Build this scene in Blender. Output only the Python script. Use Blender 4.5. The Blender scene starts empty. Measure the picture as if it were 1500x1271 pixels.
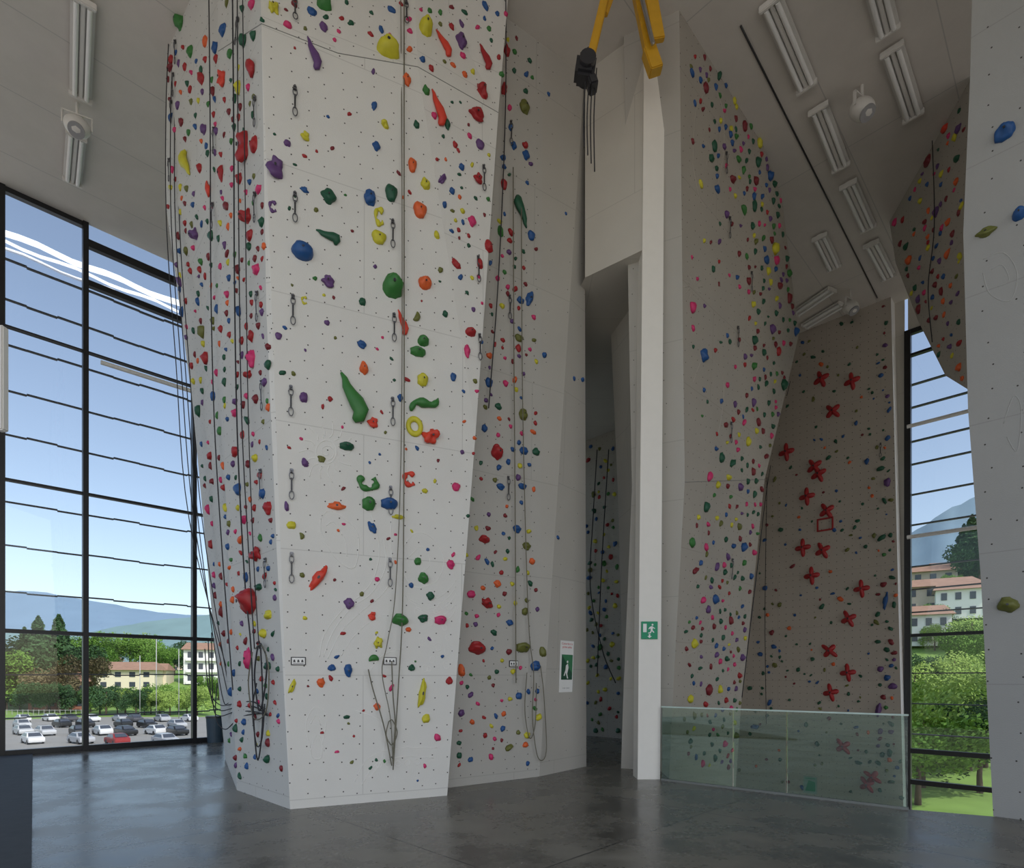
import bpy, bmesh, math, random
from mathutils import Vector, Matrix, noise
from mathutils.bvhtree import BVHTree
random.seed(7)
F=850.0; CX=750.0; HY=993.0; EYE=1.57; H=11.4
S=bpy.context.scene
COL=S.collection
def P(px,py,d): return Vector(((px-CX)/F*d, d, EYE+(HY-py)/F*d))
def Pz(px,py,z):
    d=F*(z-EYE)/(HY-py); return Vector(((px-CX)/F*d,d,z))
def PZd(px,d,z): return Vector(((px-CX)/F*d,d,z))
def Pu(px,py,c):   # vertical plane Y-X=c
    r=(px-CX)/F; return P(px,py,c/(1-r))
def Pv(px,py,c):   # vertical plane X+Y=c
    r=(px-CX)/F; return P(px,py,c/(1+r))
# ---------------- materials
def newmat(name):
    m=bpy.data.materials.new(name); m.use_nodes=True
    nt=m.node_tree; b=nt.nodes['Principled BSDF']
    return m,nt,b
def N(nt,t,**k):
    n=nt.nodes.new(t)
    for a,v in k.items(): setattr(n,a,v)
    return n
def simple(name,col,rough=.5,metal=0,var=.12,scale=8,bump=0,spec=.5):
    m,nt,b=newmat(name)
    tc=N(nt,'ShaderNodeTexCoord'); no=N(nt,'ShaderNodeTexNoise'); no.inputs['Scale'].default_value=scale
    nt.links.new(tc.outputs['Object'],no.inputs['Vector'])
    mx=N(nt,'ShaderNodeMixRGB'); mx.inputs[1].default_value=[c*(1-var) for c in col]+[1]
    mx.inputs[2].default_value=[min(1,c*(1+var)) for c in col]+[1]
    nt.links.new(no.outputs['Fac'],mx.inputs[0]); nt.links.new(mx.outputs[0],b.inputs['Base Color'])
    b.inputs['Roughness'].default_value=rough; b.inputs['Metallic'].default_value=metal
    b.inputs['Specular IOR Level'].default_value=spec
    if bump:
        bp=N(nt,'ShaderNodeBump'); bp.inputs['Strength'].default_value=bump; bp.inputs['Distance'].default_value=.02
        nt.links.new(no.outputs['Fac'],bp.inputs['Height']); nt.links.new(bp.outputs[0],b.inputs['Normal'])
    return m
def wallmat(name,col,dots=.2,seam=True,dotr=.042,rand=.35,seamw=.006):
    m,nt,b=newmat(name); L=nt.links.new
    uv=N(nt,'ShaderNodeUVMap')
    no=N(nt,'ShaderNodeTexNoise'); no.inputs['Scale'].default_value=1.3; no.inputs['Detail'].default_value=5
    L(uv.outputs[0],no.inputs['Vector'])
    mx=N(nt,'ShaderNodeMixRGB'); mx.inputs[1].default_value=[c*.93 for c in col]+[1]; mx.inputs[2].default_value=[min(1,c*1.05) for c in col]+[1]
    L(no.outputs['Fac'],mx.inputs[0]); out=mx.outputs[0]
    if dots:
        vo=N(nt,'ShaderNodeTexVoronoi',voronoi_dimensions='2D'); vo.inputs['Scale'].default_value=1/dots; vo.inputs['Randomness'].default_value=rand
        L(uv.outputs[0],vo.inputs['Vector'])
        lt=N(nt,'ShaderNodeMath',operation='LESS_THAN'); lt.inputs[1].default_value=dotr
        L(vo.outputs['Distance'],lt.inputs[0])
        m2=N(nt,'ShaderNodeMixRGB'); m2.inputs[2].default_value=(.06,.055,.05,1)
        L(lt.outputs[0],m2.inputs[0]); L(out,m2.inputs[1]); out=m2.outputs[0]
    if seam:
        br=N(nt,'ShaderNodeTexBrick'); br.inputs['Scale'].default_value=1; br.inputs['Mortar Size'].default_value=seamw
        br.inputs['Brick Width'].default_value=2.6; br.inputs['Row Height'].default_value=1.5; br.inputs['Mortar Smooth'].default_value=0
        L(uv.outputs[0],br.inputs['Vector'])
        ml=N(nt,'ShaderNodeMath',operation='MULTIPLY'); ml.inputs[1].default_value=.2; L(br.outputs['Fac'],ml.inputs[0])
        m3=N(nt,'ShaderNodeMixRGB'); m3.inputs[2].default_value=(.12,.11,.1,1)
        L(ml.outputs[0],m3.inputs[0]); L(out,m3.inputs[1]); out=m3.outputs[0]
    L(out,b.inputs['Base Color']); b.inputs['Roughness'].default_value=.85; b.inputs['Specular IOR Level'].default_value=.25
    n2=N(nt,'ShaderNodeTexNoise'); n2.inputs['Scale'].default_value=90; L(uv.outputs[0],n2.inputs['Vector'])
    bp=N(nt,'ShaderNodeBump'); bp.inputs['Strength'].default_value=.25; bp.inputs['Distance'].default_value=.01
    L(n2.outputs['Fac'],bp.inputs['Height']); L(bp.outputs[0],b.inputs['Normal'])
    return m
def glassmat(name,tint,refl=.08,rough=0):
    m=bpy.data.materials.new(name); m.use_nodes=True; nt=m.node_tree; nt.nodes.clear()
    o=N(nt,'ShaderNodeOutputMaterial'); t=N(nt,'ShaderNodeBsdfTransparent'); g=N(nt,'ShaderNodeBsdfGlossy')
    t.inputs[0].default_value=(*tint,1); g.inputs['Roughness'].default_value=rough
    lw=N(nt,'ShaderNodeFresnel'); lw.inputs[0].default_value=1.45
    ad=N(nt,'ShaderNodeMath',operation='ADD'); ad.inputs[1].default_value=refl-.04; ad.use_clamp=True
    nt.links.new(lw.outputs[0],ad.inputs[0])
    mx=N(nt,'ShaderNodeMixShader'); nt.links.new(ad.outputs[0],mx.inputs[0]); nt.links.new(t.outputs[0],mx.inputs[1]); nt.links.new(g.outputs[0],mx.inputs[2]); nt.links.new(mx.outputs[0],o.inputs[0])
    return m
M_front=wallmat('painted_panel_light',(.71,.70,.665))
M_left=wallmat('painted_panel_side_shaded',(.58,.57,.54))  # front paint toned down, weaker light on side faces painted in
M_sec=wallmat('painted_panel_recess_shaded',(.47,.455,.42))  # tower paint darkened, shade of the deeper wall put into the colour
M_plain=wallmat('painted_panel_plain',(.47,.45,.41),dots=.45,dotr=.016)  # plain panel tone, lowered further to paint in shade on set-back face
M_t2=wallmat('painted_panel_warm',(.42,.388,.34),dots=.19,seam=True)
M_t3=wallmat('painted_panel_grid',(.50,.45,.39),dots=.19,rand=0,dotr=.055)
M_rw=wallmat('painted_panel_grey',(.37,.368,.355),dots=.3,dotr=.03)
M_lint=wallmat('painted_plaster',(.60,.57,.51),dots=0)
M_white=simple('white_paint',(.8,.79,.76),.5,var=.04)
M_black=simple('black_metal',(.012,.012,.014),.4,var=.2)
M_steel=simple('steel',(.5,.5,.5),.3,1)
M_rope=simple('rope_olive',(.16,.15,.11),.8,var=.3,scale=60)
M_ropeb=simple('rope_black',(.03,.03,.035),.8,var=.3,scale=60)
M_paper=simple('paper',(.85,.85,.83),.7,var=.02)
M_green=simple('sign_green',(.0,.28,.13),.5,var=.05)
M_glass=glassmat('window_glass',(.93,.96,.97),.05)
M_bal=glassmat('balustrade_glass',(.72,.83,.76),.09)
M_crane=simple('crane_yellow',(.62,.34,.02),.45,var=.15)
M_tube=simple('fluorescent_tube',(.88,.88,.86),.25,var=.02)
M_fix=simple('lamp_housing',(.72,.70,.66),.45,var=.04)
M_dark=simple('dark_plastic',(.03,.03,.035),.35)
HC={'red':(.36,.014,.018),'pink':(.62,.03,.15),'orange':(.72,.12,.025),'yellow':(.58,.53,.03),'green':(.035,.18,.035),
 'teal':(.008,.085,.042),'blue':(.012,.08,.26),'purple':(.12,.05,.18),'olive':(.14,.15,.03),'maroon':(.19,.014,.022),'coral':(.66,.05,.025),'darkblue':(.015,.03,.15)}
HM={k:simple('hold_'+k,v,.5,var=.18,scale=3) for k,v in HC.items()}
# ---------------- mesh helpers
def tri(verts,faces,fm=None):
    bm=bmesh.new(); vs=[bm.verts.new(v) for v in verts]
    for i,f_ in enumerate(faces):
        fc=bm.faces.new([vs[k] for k in f_]); fc.material_index=fm[i] if fm else 0
    bm.verts.index_update()
    bmesh.ops.triangulate(bm,faces=bm.faces[:])
    bm.verts.index_update()
    F_=[tuple(v.index for v in fc.verts) for fc in bm.faces]; M_=[fc.material_index for fc in bm.faces]; V_=[v.co.copy() for v in bm.verts]; bm.free()
    return V_,F_,M_
def mesh_from(name,verts,faces,mats,fm=None,uv=True,smooth=False):
    me=bpy.data.meshes.new(name); me.from_pydata([tuple(v) for v in verts],[],faces)
    for m in mats: me.materials.append(m)
    if fm:
        for p,i in zip(me.polygons,fm): p.material_index=i
    if uv:
        l=me.uv_layers.new(name='UVMap')
        for p in me.polygons:
            n=p.normal; t=Vector((0,0,1)).cross(n)
            if t.length<.2: t=Vector((1,0,0))
            t.normalize(); b=n.cross(t)
            for li in p.loop_indices:
                co=me.vertices[me.loops[li].vertex_index].co
                l.data[li].uv=(co.dot(t),co.dot(b))
    if smooth:
        for p in me.polygons: p.use_smooth=True
    me.update(); return me
def add(name,me,parent=None,label=None,cat=None,kind=None,group=None,mw=None):
    o=bpy.data.objects.new(name,me); COL.objects.link(o)
    if parent: o.parent=parent
    if mw is not None: o.matrix_world=mw
    if label: o['label']=label
    if cat: o['category']=cat
    if kind: o['kind']=kind
    if group: o['group']=group
    return o
def empty(name,label,cat,loc=(0,0,0),group=None,mw=None):
    o=bpy.data.objects.new(name,None); COL.objects.link(o); o.location=loc; o.empty_display_size=.1
    if mw is not None: o.matrix_world=mw
    o['label']=label; o['category']=cat
    if group:o['group']=group
    return o
def bm_box(bm,size,loc=(0,0,0),rot=None,bev=0):
    r=bmesh.ops.create_cube(bm,size=1); vs=r['verts']
    M=Matrix.Translation(loc)@(rot if rot is not None else Matrix())@Matrix.Diagonal((*size,1))
    bmesh.ops.transform(bm,matrix=M,verts=vs)
    if bev:
        es=list({e for v in vs for e in v.link_edges})
        bmesh.ops.bevel(bm,geom=es,offset=bev,segments=2,affect='EDGES')
def bm_cyl(bm,r,h,loc=(0,0,0),rot=None,seg=16,r2=None):
    q=bmesh.ops.create_cone(bm,cap_ends=True,segments=seg,radius1=r,radius2=r if r2 is None else r2,depth=h)
    M=Matrix.Translation(loc)@(rot if rot is not None else Matrix())
    bmesh.ops.transform(bm,matrix=M,verts=q['verts'])
def bm_done(bm,name,mat,smooth=False):
    me=bpy.data.meshes.new(name); bm.to_mesh(me); bm.free()
    for m in (mat if isinstance(mat,list) else [mat]): me.materials.append(m)
    if smooth:
        for p in me.polygons:p.use_smooth=True
    return me
def boxmesh(name,size,mat,loc=(0,0,0),bev=0,rot=None):
    bm=bmesh.new(); bm_box(bm,size,loc,rot,bev); return bm_done(bm,name,mat)
RX=lambda a:Matrix.Rotation(a,4,'X'); RY=lambda a:Matrix.Rotation(a,4,'Y'); RZ=lambda a:Matrix.Rotation(a,4,'Z')
def sweep(pts,rad,seg=6,zs=1.0,closed=False):
    pts=[Vector(p) for p in pts]; n=len(pts); vs=[];fs=[]
    ref=None
    for i,p in enumerate(pts):
        if closed: t=pts[(i+1)%n]-pts[i-1]
        else: t=pts[min(i+1,n-1)]-pts[max(i-1,0)]
        if t.length<1e-9:t=Vector((0,0,1))
        t.normalize()
        if ref is None:
            ref=Vector((0,0,1)) if abs(t.z)<.8 else Vector((0,1,0))
        a=ref-t*ref.dot(t)
        if a.length<1e-4: a=t.orthogonal()
        a.normalize(); ref=a if zs==1.0 else ref; b=t.cross(a)
        r=rad[i] if isinstance(rad,(list,tuple)) else rad
        for k in range(seg):
            an=2*math.pi*k/seg; vs.append(p+a*math.cos(an)*r*zs+b*math.sin(an)*r)
    m=n if closed else n-1
    for i in range(m):
        j=(i+1)%n
        for k in range(seg):
            k2=(k+1)%seg; fs.append((i*seg+k,i*seg+k2,j*seg+k2,j*seg+k))
    if not closed:
        fs.append(tuple(range(seg))[::-1]); fs.append(tuple(range((n-1)*seg,n*seg)))
    return vs,fs
def smoothpts(p,k=6):
    p=[Vector(q) for q in p]; out=[]
    for i in range(len(p)-1):
        a=p[max(i-1,0)];b=p[i];c=p[i+1];d=p[min(i+2,len(p)-1)]
        for j in range(k):
            t=j/k; out.append(.5*((2*b)+(c-a)*t+(2*a-5*b+4*c-d)*t*t+(3*b-a-3*c+d)*t**3))
    out.append(p[-1]); return out
def tube(name,pts,r,mat,parent=None,**kw):
    vs,fs=sweep(pts,r); return add(name,mesh_from(name,vs,fs,[mat],uv=False,smooth=True),parent,**kw)
def plane_hit(px,py,a,b,c):
    n=(b-a).cross(c-a); o=Vector((0,0,EYE)); d=Vector((px-CX,F,HY-py)); t=n.dot(a-o)/n.dot(d); return o+d*t
bv=[]; bf=[]
def surface(name,vs,fs,mats,fm=None,**kw):
    vs,fs,fm=tri(vs,fs,fm)
    o=len(bv); bv.extend(vs); bf.extend([tuple(o+i for i in q) for q in fs])
    return add(name,mesh_from(name,vs,fs,mats,fm),**kw)
def child(o,par):
    o.parent=par; o.matrix_parent_inverse=par.matrix_world.inverted()
# ---------------- TOWER 1
V=[];I={}
def v(k,p): I[k]=len(V); V.append(p)
v('g0',P(330,1112,11.2));v('g1',P(282,590,10.2));v('g2',P(243,300,9.4));v('g3',P(243,150,9.22));v('g4',Pz(245,75,H))
v('a0',P(347,1157,8.14));v('a1',P(330,700,8.0));v('a2',P(321,300,7.85));v('a3',P(320,75,7.8));v('a4',PZd(316,7.75,H))
v('b0',P(425,1185,6.95));v('b1',P(405,800,6.87));v('b2',P(390,450,6.8));v('b3',P(383,35,6.7));v('b4',PZd(376,7.1,H))
b0,c0,b3=V[I['b0']],P(655,1165,7.76),V[I['b3']]
v('c0',c0);v('K',plane_hit(697,630,b0,c0,b3));v('T',plane_hit(612,98,b0,c0,b3));v('M',plane_hit(495,78,b0,c0,b3))
v('s3',P(730,165,8.1));v('m4',PZd(490,7.4,H));v('t4',PZd(605,7.7,H));v('s4',PZd(745,8.3,H))
off=Vector((-.25,.9,0))
for k in('c0','K','s3','s4'): v(k+'r',V[I[k]]+off)
d0=P(660,1153,8.34); e0=P(790,1137,9.27); dd=(d0-e0).normalized()
v('e0',e0);v('e4',PZd(795,9.0,H));v('f0',P(859,1122,10.34));v('f4',PZd(856,9.46,H))
v('d0',e0+dd*1.95);v('d4',Vector((-.95,8.07,H)))
v('fb0',Vector((.9,13,0)));v('fb4',Vector((.9,13,H)));v('gb0',Vector((-4,14.5,0)));v('gb4',Vector((-4,14.5,H)))
for k in('d0','e0','f0','c0','b0','a0','g0','c0r'): V[I[k]].z=0
fl=[];fm=[]
def f(m,*k): fl.append(tuple(I[q] for q in k)); fm.append(m)
for i in range(4):
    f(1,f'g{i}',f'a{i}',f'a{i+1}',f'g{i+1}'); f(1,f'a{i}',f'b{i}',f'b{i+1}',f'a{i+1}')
f(0,'b0','c0','K','T','M','b3','b2','b1'); f(0,'T','K','s3')
f(0,'b3','M','m4','b4');f(0,'M','T','t4','m4');f(0,'T','s3','s4','t4')
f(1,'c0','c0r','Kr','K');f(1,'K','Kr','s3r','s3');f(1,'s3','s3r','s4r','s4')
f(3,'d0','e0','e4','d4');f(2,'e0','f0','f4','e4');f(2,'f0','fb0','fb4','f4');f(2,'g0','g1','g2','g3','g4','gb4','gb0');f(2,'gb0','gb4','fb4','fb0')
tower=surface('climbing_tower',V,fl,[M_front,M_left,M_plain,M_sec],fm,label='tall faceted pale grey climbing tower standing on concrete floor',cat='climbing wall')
M_joint=simple('joint_grey',(.26,.26,.245),.8)
nf=Vector((.412,-.911,0))*.001
child(add('panel_joint',mesh_from('pj',*sweep([V[I[k]]+nf for k in ('a3','b3','M','T','s3')],.005,6),[M_joint],uv=False)),tower)
# ---------------- TOWER 2
c1,c2,c3=6.08,6.35,6.95
A=[Pu(995,15,c1),Pu(1118,200,c1),Pu(1145,290,6.1),Pu(1170,490,6.2),Pu(1160,535,6.25),Pu(1140,620,6.3),Pu(1120,702,c2),Pu(1003,706,c2),
   Pu(1085,1040,6.85),Pu(1072,1240,7.3),Pu(976,1240,7.3),Pu(985,1030,c3)]
A[0].z=H;A[1].z=H
lb=[Vector((p.x-.75,p.y+.35,p.z)) for p in (A[0],A[7],A[11],A[10])]
rb=[Vector((p.x-1.0,p.y+1.6,p.z)) for p in (A[1],A[2],A[3],A[4],A[5],A[6],A[8],A[9])]
V2=A+lb+rb
F2=[(7,6,5,4,3,2,1,0),(11,8,6,7),(10,9,8,11),(12,13,7,0),(13,14,11,7),(14,15,10,11),
 (1,2,17,16),(2,3,18,17),(3,4,19,18),(4,5,20,19),(5,6,21,20),(6,8,22,21),(8,9,23,22)]
tower2=surface('climbing_tower',V2,F2,[M_t2,M_plain],[0,0,0,1,1,1]+[0]*7,label='overhanging warm grey climbing tower crowded with holds, behind glass balustrade',cat='climbing wall')
child(add('panel_joint',mesh_from('pj2',*sweep([A[7],A[6]],.006,6),[M_joint],uv=False)),tower2)
# ---------------- wall 3 (star holds)
c=24.74
V3=[Pv(1060,1300,c),Pv(1326,1300,c),Pv(1305,435,c),Pv(1090,500,c)]
V3[2].z=H;V3[3].z=H;V3[0].z=-3.5;V3[1].z=-3.5
e=Vector((.28,.28,0)); V3+= [q+e for q in V3]
F3=[(0,1,2,3),(1,5,6,2)]
surface('climbing_wall',V3,F3,[M_t3,M_white],[0,1],label='tall flat grey-brown climbing wall with bolt grid and star holds',cat='climbing wall')  # white on the side return paints in the light along that edge
# ---------------- overhang
O=[P(1424,110,9.48),P(1303,325,12.5),P(1312,385,12.2),P(1345,470,11.4),P(1385,550,10.3),P(1424,574,9.3)]
O[0].z=H;O[1].z=H
O.append(P(1440,400,9.0))
Ob=[q+Vector((2.2,.5,0)) for q in O[:6]]
V4=O+Ob
F4=[(0,1,2),(0,2,6),(2,3,6),(3,4,6),(4,5,6)]+[(i,i+1,8+i,7+i) for i in range(5)]
surface('climbing_overhang',V4,F4,[M_t2],label='faceted overhanging climbing bulge hanging from the ceiling, dotted with small holds',cat='climbing wall')
# ---------------- right wall
c=12.07
R=[Pv(1430,-252,c),Pv(1421,115,c),Pv(1411,340,c),Pv(1418,600,c),Pv(1437,850,c),Pv(1455,1195,c)]
R[0].z=H;R[5].z=0
R2=[Vector((13,-.93,0)),Vector((13,-.93,H))]
R3=[q+Vector((1.2,1.0,0)) for q in R]
V5=R+R2+R3
F5=[(5,6,7,0,1,2,3,4)]+[(i,i+1,9+i,8+i) for i in range(5)]
rwall=surface('climbing_wall',V5,F5,[M_rw],label='near plain grey climbing wall with a few holds beside the window',cat='climbing wall')
# ---------------- recess
back=[Vector((-1.93,19.84,0)),Vector((2.9,15,0)),Vector((2.9,15,H)),Vector((-1.93,19.84,H))]
surface('wall_back',back,[(0,1,2,3)],[M_t2],kind='structure')
pw=[PZd(857,9.42,8.07),PZd(943,8.8,8.07),PZd(943,8.8,H),PZd(857,9.42,H)]
add('wall_lintel',mesh_from('wall_lintel',pw,[(0,1,2,3)],[M_lint]),kind='structure')
rc=[pw[0],pw[1],Vector((3.6,15,8.07)),Vector((-1,18.5,8.07))]
add('ceiling_recess',mesh_from('ceiling_recess',rc,[(0,1,2,3)],[M_lint]),kind='structure')
ip=[PZd(895,11.0,8.07),PZd(942,9.75,8.07),P(936,1112,11.0),P(915,1105,11.9),P(905,720,11.5)]
ip[2].z=0;ip[3].z=0
add('climbing_wall',mesh_from('climbing_wall_leaning',ip,[(0,1,2,3,4)],[M_lint]),label='leaning plain grey climbing wall inside the dark passage',cat='climbing wall')
sw=[Vector((2.9,15,-3.5)),Vector((6.35,18.45,-3.5)),Vector((6.35,18.45,H)),Vector((2.9,15,H))]
add('wall_side',mesh_from('wall_side',sw,[(0,1,2,3)],[M_lint]),kind='structure')
sw=[Vector((2.9,15,-3.5)),Vector((2.5,9.8,-3.5)),Vector((2.5,9.8,8.07)),Vector((2.9,15,8.07))]
add('wall_passage',mesh_from('wall_passage',sw,[(0,1,2,3)],[M_lint]),kind='structure')
# column
cb=[PZd(934,9.0,0),PZd(967,9.0,0),PZd(974,8.72,H),PZd(944,8.72,H)]
cb2=[q+Vector((.0,.34,0)) for q in cb]
surface('column',cb+cb2,[(0,1,2,3),(1,5,6,2),(4,0,3,7),(5,4,7,6)],[simple('column_paint',(.82,.79,.73),.6,var=.03)],label='tall white square concrete column between the climbing towers',cat='column')
# ---------------- ceiling / floor
def roommat(name,col,rough,bw,bh,ms,mcol,var=.1,nscale=1.5,rvar=0,dark=None):
    m,nt,b=newmat(name);L=nt.links.new
    tc=N(nt,'ShaderNodeTexCoord'); mp=N(nt,'ShaderNodeMapping'); mp.inputs['Rotation'].default_value=(0,0,math.radians(-45)); L(tc.outputs['Object'],mp.inputs[0])
    no=N(nt,'ShaderNodeTexNoise'); no.inputs['Scale'].default_value=nscale; no.inputs['Detail'].default_value=9; no.inputs['Roughness'].default_value=.68; L(tc.outputs['Object'],no.inputs['Vector'])
    cr=N(nt,'ShaderNodeValToRGB'); cr.color_ramp.elements[0].position=.38; cr.color_ramp.elements[1].position=.64
    cr.color_ramp.elements[0].color=[x*(1-var) for x in col]+[1]; cr.color_ramp.elements[1].color=[min(1,x*(1+var)) for x in col]+[1]; L(no.outputs['Fac'],cr.inputs[0])
    br=N(nt,'ShaderNodeTexBrick'); br.offset=0; br.inputs['Scale'].default_value=1; br.inputs['Brick Width'].default_value=bw; br.inputs['Row Height'].default_value=bh; br.inputs['Mortar Size'].default_value=ms; br.inputs['Mortar Smooth'].default_value=0
    L(mp.outputs[0],br.inputs['Vector'])
    mx=N(nt,'ShaderNodeMixRGB'); mx.inputs[2].default_value=(*mcol,1); L(br.outputs['Fac'],mx.inputs[0]); L(cr.outputs[0],mx.inputs[1]); L(mx.outputs[0],b.inputs['Base Color'])
    if rvar:
        mr=N(nt,'ShaderNodeMapRange'); mr.inputs['From Min'].default_value=.35; mr.inputs['From Max'].default_value=.65; mr.inputs['To Min'].default_value=rough-rvar; mr.inputs['To Max'].default_value=rough+rvar; L(no.outputs['Fac'],mr.inputs[0]); L(mr.outputs[0],b.inputs['Roughness'])
    else: b.inputs['Roughness'].default_value=rough
    return m
M_floor=roommat('polished_concrete',(.135,.128,.108),.27,3.2,3.2,.010,(.035,.035,.033),var=.5,nscale=1.1,rvar=.09)
M_ceil=roommat('ceiling_paint',(.66,.62,.57),.8,4,1.6,.008,(.50,.48,.45),var=.03)
fp=[(-10.9,10.87),(-1.93,19.84),(2.9,15),(2.45,9.0),(4.74,6.95),(5.5,6.57),(13,-.93),(13,-7),(-12,-7)]
n=len(fp); fv=[Vector((*q,0)) for q in fp]+[Vector((*q,-.35)) for q in fp]
ff=[tuple(range(n))[::-1]]+[(i,(i+1)%n,n+(i+1)%n,n+i) for i in range(n)]
add('floor',mesh_from('floor',fv,ff,[M_floor],uv=False),kind='structure')
lf=[Vector((2.5,9,-3.5)),Vector((6.35,18.45,-3.5)),Vector((13.5,11.8,-3.5)),Vector((13,-.9,-3.5)),Vector((5,6,-3.5))]
add('floor_lower',mesh_from('floor_lower',lf,[(4,3,2,1,0)],[M_floor],uv=False),kind='structure')
cp=[(-10.95,10.82),(1.77,23.54),(13.6,11.7),(22,3.3),(22,-7),(-12,-7)]
add('ceiling',mesh_from('ceiling',[Vector((*q,H)) for q in cp]+[Vector((*q,H+.3)) for q in cp],[tuple(range(6)),tuple(range(6,12))],[M_ceil],uv=False),kind='structure')
# dark platform strip at left
pl=[Pz(48,1104,0),Pz(46,1290,0),PZd(46,3.0,0),Vector((-8,3.0,0)),Vector((-11.5,8.6,0)),Vector((-10.6,11.1,0))]
pv=[Vector((q.x,q.y,.0)) for q in pl]+[Vector((q.x,q.y,.03)) for q in pl]
add('trim_1',mesh_from('trim_1',pv,[(6,7,8,9,10,11)]+[(i,(i+1)%6,6+(i+1)%6,6+i) for i in range(6)],[simple('dark_stone',(.04,.043,.045),.7,var=.3,spec=.3)],uv=False),kind='structure')
# ---------------- windows
U=Vector((1,1,0)).normalized(); W=Vector((-1,1,0)).normalized()
def framebox(bm,a,b,z0,z1,dep,nrm):
    dd=nrm*dep/2
    q=[Vector((a.x,a.y,z0))-dd,Vector((b.x,b.y,z0))-dd,Vector((b.x,b.y,z0))+dd,Vector((a.x,a.y,z0))+dd]
    vs=[bm.verts.new(p) for p in q]+[bm.verts.new(p+Vector((0,0,z1-z0))) for p in q]
    for fc in((0,1,2,3),(7,6,5,4),(0,4,5,1),(1,5,6,2),(2,6,7,3),(3,7,4,0)): bm.faces.new([vs[i] for i in fc])
def onW(px):
    r=(px-CX)/F; d=21.77/(1-r); return Vector((r*d,d,0))
bm=bmesh.new()
w0=onW(3);w1=onW(125);w2=onW(284);w3=Vector((-1.95,19.82,0))
def mull(p,w=.09,z0=0,z1=H): framebox(bm,p-U*w/2,p+U*w/2,z0,z1,.16,W)
mull(w0);mull(w1,.10);mull(w2,.09);mull(w2+U*2.1);mull(w2+U*4.2)
def trans(a,b,z,h=.07,dep=.12): framebox(bm,a,b,z-h/2,z+h/2,dep,W)
trans(w0,w3,5.55,.05);trans(w0,w3,2.52,.08);trans(w0,w3,.06,.12);trans(w0,w1,H-.06,.1)
trans(w1,w3,10.98,.16);trans(w1,w3,10.12,.12);trans(w0,w3,8.62,.03)
bmesh.ops.recalc_face_normals(bm,faces=bm.faces)
fr=add('window_1',bm_done(bm,'window_frame',M_black),kind='structure')
g=add('glass_pane',mesh_from('glass',[Vector((w0.x,w0.y,0)),Vector((w3.x,w3.y,0)),Vector((w3.x,w3.y,H)),Vector((w0.x,w0.y,H))],[(0,1,2,3)],[M_glass],uv=False),fr)
M_louv=simple('louvre_dark',(.05,.05,.055),.5)
lv=empty('sun_louvre','thin dark horizontal sun louvre slats outside the glass facade','louvre',w0+W*.45)
bpy.context.view_layer.update()
for i,z in enumerate([10.2,9.38,8.46,7.52,6.6,5.2,4.3,3.35,1.65,.75]):
    a=w0+W*.45-U*.6; b=w3+W*.45; bm=bmesh.new()
    m=24
    for k in range(m):
        p=a.lerp(b,k/m);q=a.lerp(b,(k+1)/m); dz=.014*math.sin(k*1.9+i)
        framebox(bm,p,q,z+dz-.014,z+dz+.014,.06,W)
    child(add('slat',bm_done(bm,'slat',M_louv)),lv)
bm=bmesh.new(); a=w0+W*.9-U*1.2; b=w3+W*.9
for (z0,z1,o0,o1) in ((10.62,10.78,0,.15),(10.9,11.12,.2,.45),(11.22,11.6,.5,.9)):
    for k in range(40):
        p=a.lerp(b,k/40);q=a.lerp(b,(k+1)/40); d1=.035*math.sin(k*1.3+z0*9);d2=.035*math.sin((k+1)*1.3+z0*9)
        bm.faces.new([bm.verts.new(x) for x in (p+W*o0+Vector((0,0,z0+d1)),q+W*o0+Vector((0,0,z0+d2)),q+W*o1+Vector((0,0,z1+d2)),p+W*o1+Vector((0,0,z1+d1)))])
aw=simple('awning_fabric',(.85,.88,.92),.8,var=.05)
add('awning',bm_done(bm,'awning',aw),label='pale fabric awning strips outside above the glass facade',cat='awning')
lt=mesh_from('x',*sweep([onW(146)+Vector((0,0,8.45))-W*.12,onW(290)+Vector((0,0,8.45))-W*.12],.05,8),[M_white],uv=False)
add('cable_duct',lt,label='thin white horizontal duct fixed across the window mullions',cat='duct')
add('wall_heater',boxmesh('wall_heater',(.12,.12,1.55),M_white,bev=.02,loc=P(3,555,8.6)),label='narrow white wall panel beside the window',cat='heater')
# window 2 on end wall
c2w=25.3
def onE(px):
    r=(px-CX)/F; d=c2w/(1+r); return Vector((r*d,d,0))
x0=onE(1330);x1=onE(1497)
bm=bmesh.new()
def mullE(p,w=.1): framebox(bm,p+W*w/2,p-W*w/2,-3.5,10.55,.16,U)
mullE(x0,.14);mullE(onE(1462));mullE(x1)
def trE(z,h): framebox(bm,x0,x1,z-h/2,z+h/2,.12,U)
for z,h in((10.5,.12),(9.9,.06),(2.67,.08),(-.30,.12),(-1.1,.12),(-3.45,.1)): trE(z,h)
bmesh.ops.recalc_face_normals(bm,faces=bm.faces)
fr2=add('window_2',bm_done(bm,'window_frame2',M_black),kind='structure')
add('glass_pane',mesh_from('glass2',[x0+Vector((0,0,-3.5)),x1+Vector((0,0,-3.5)),x1+Vector((0,0,10.5)),x0+Vector((0,0,10.5))],[(0,1,2,3)],[M_glass],uv=False),fr2)
lv=empty('sun_louvre','thin dark sun louvre slats outside tall narrow window','louvre',x0+U*.4); bpy.context.view_layer.update()
for z in (9.3,8.7,7.8,7.2,6.4,5.6,4.5,3.9,3.3,1.7,.9,.1):
    bm=bmesh.new(); framebox(bm,x0+U*.4,x1+U*.4,z-.015,z+.015,.1,U); child(add('slat',bm_done(bm,'slat',M_louv)),lv)
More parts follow.
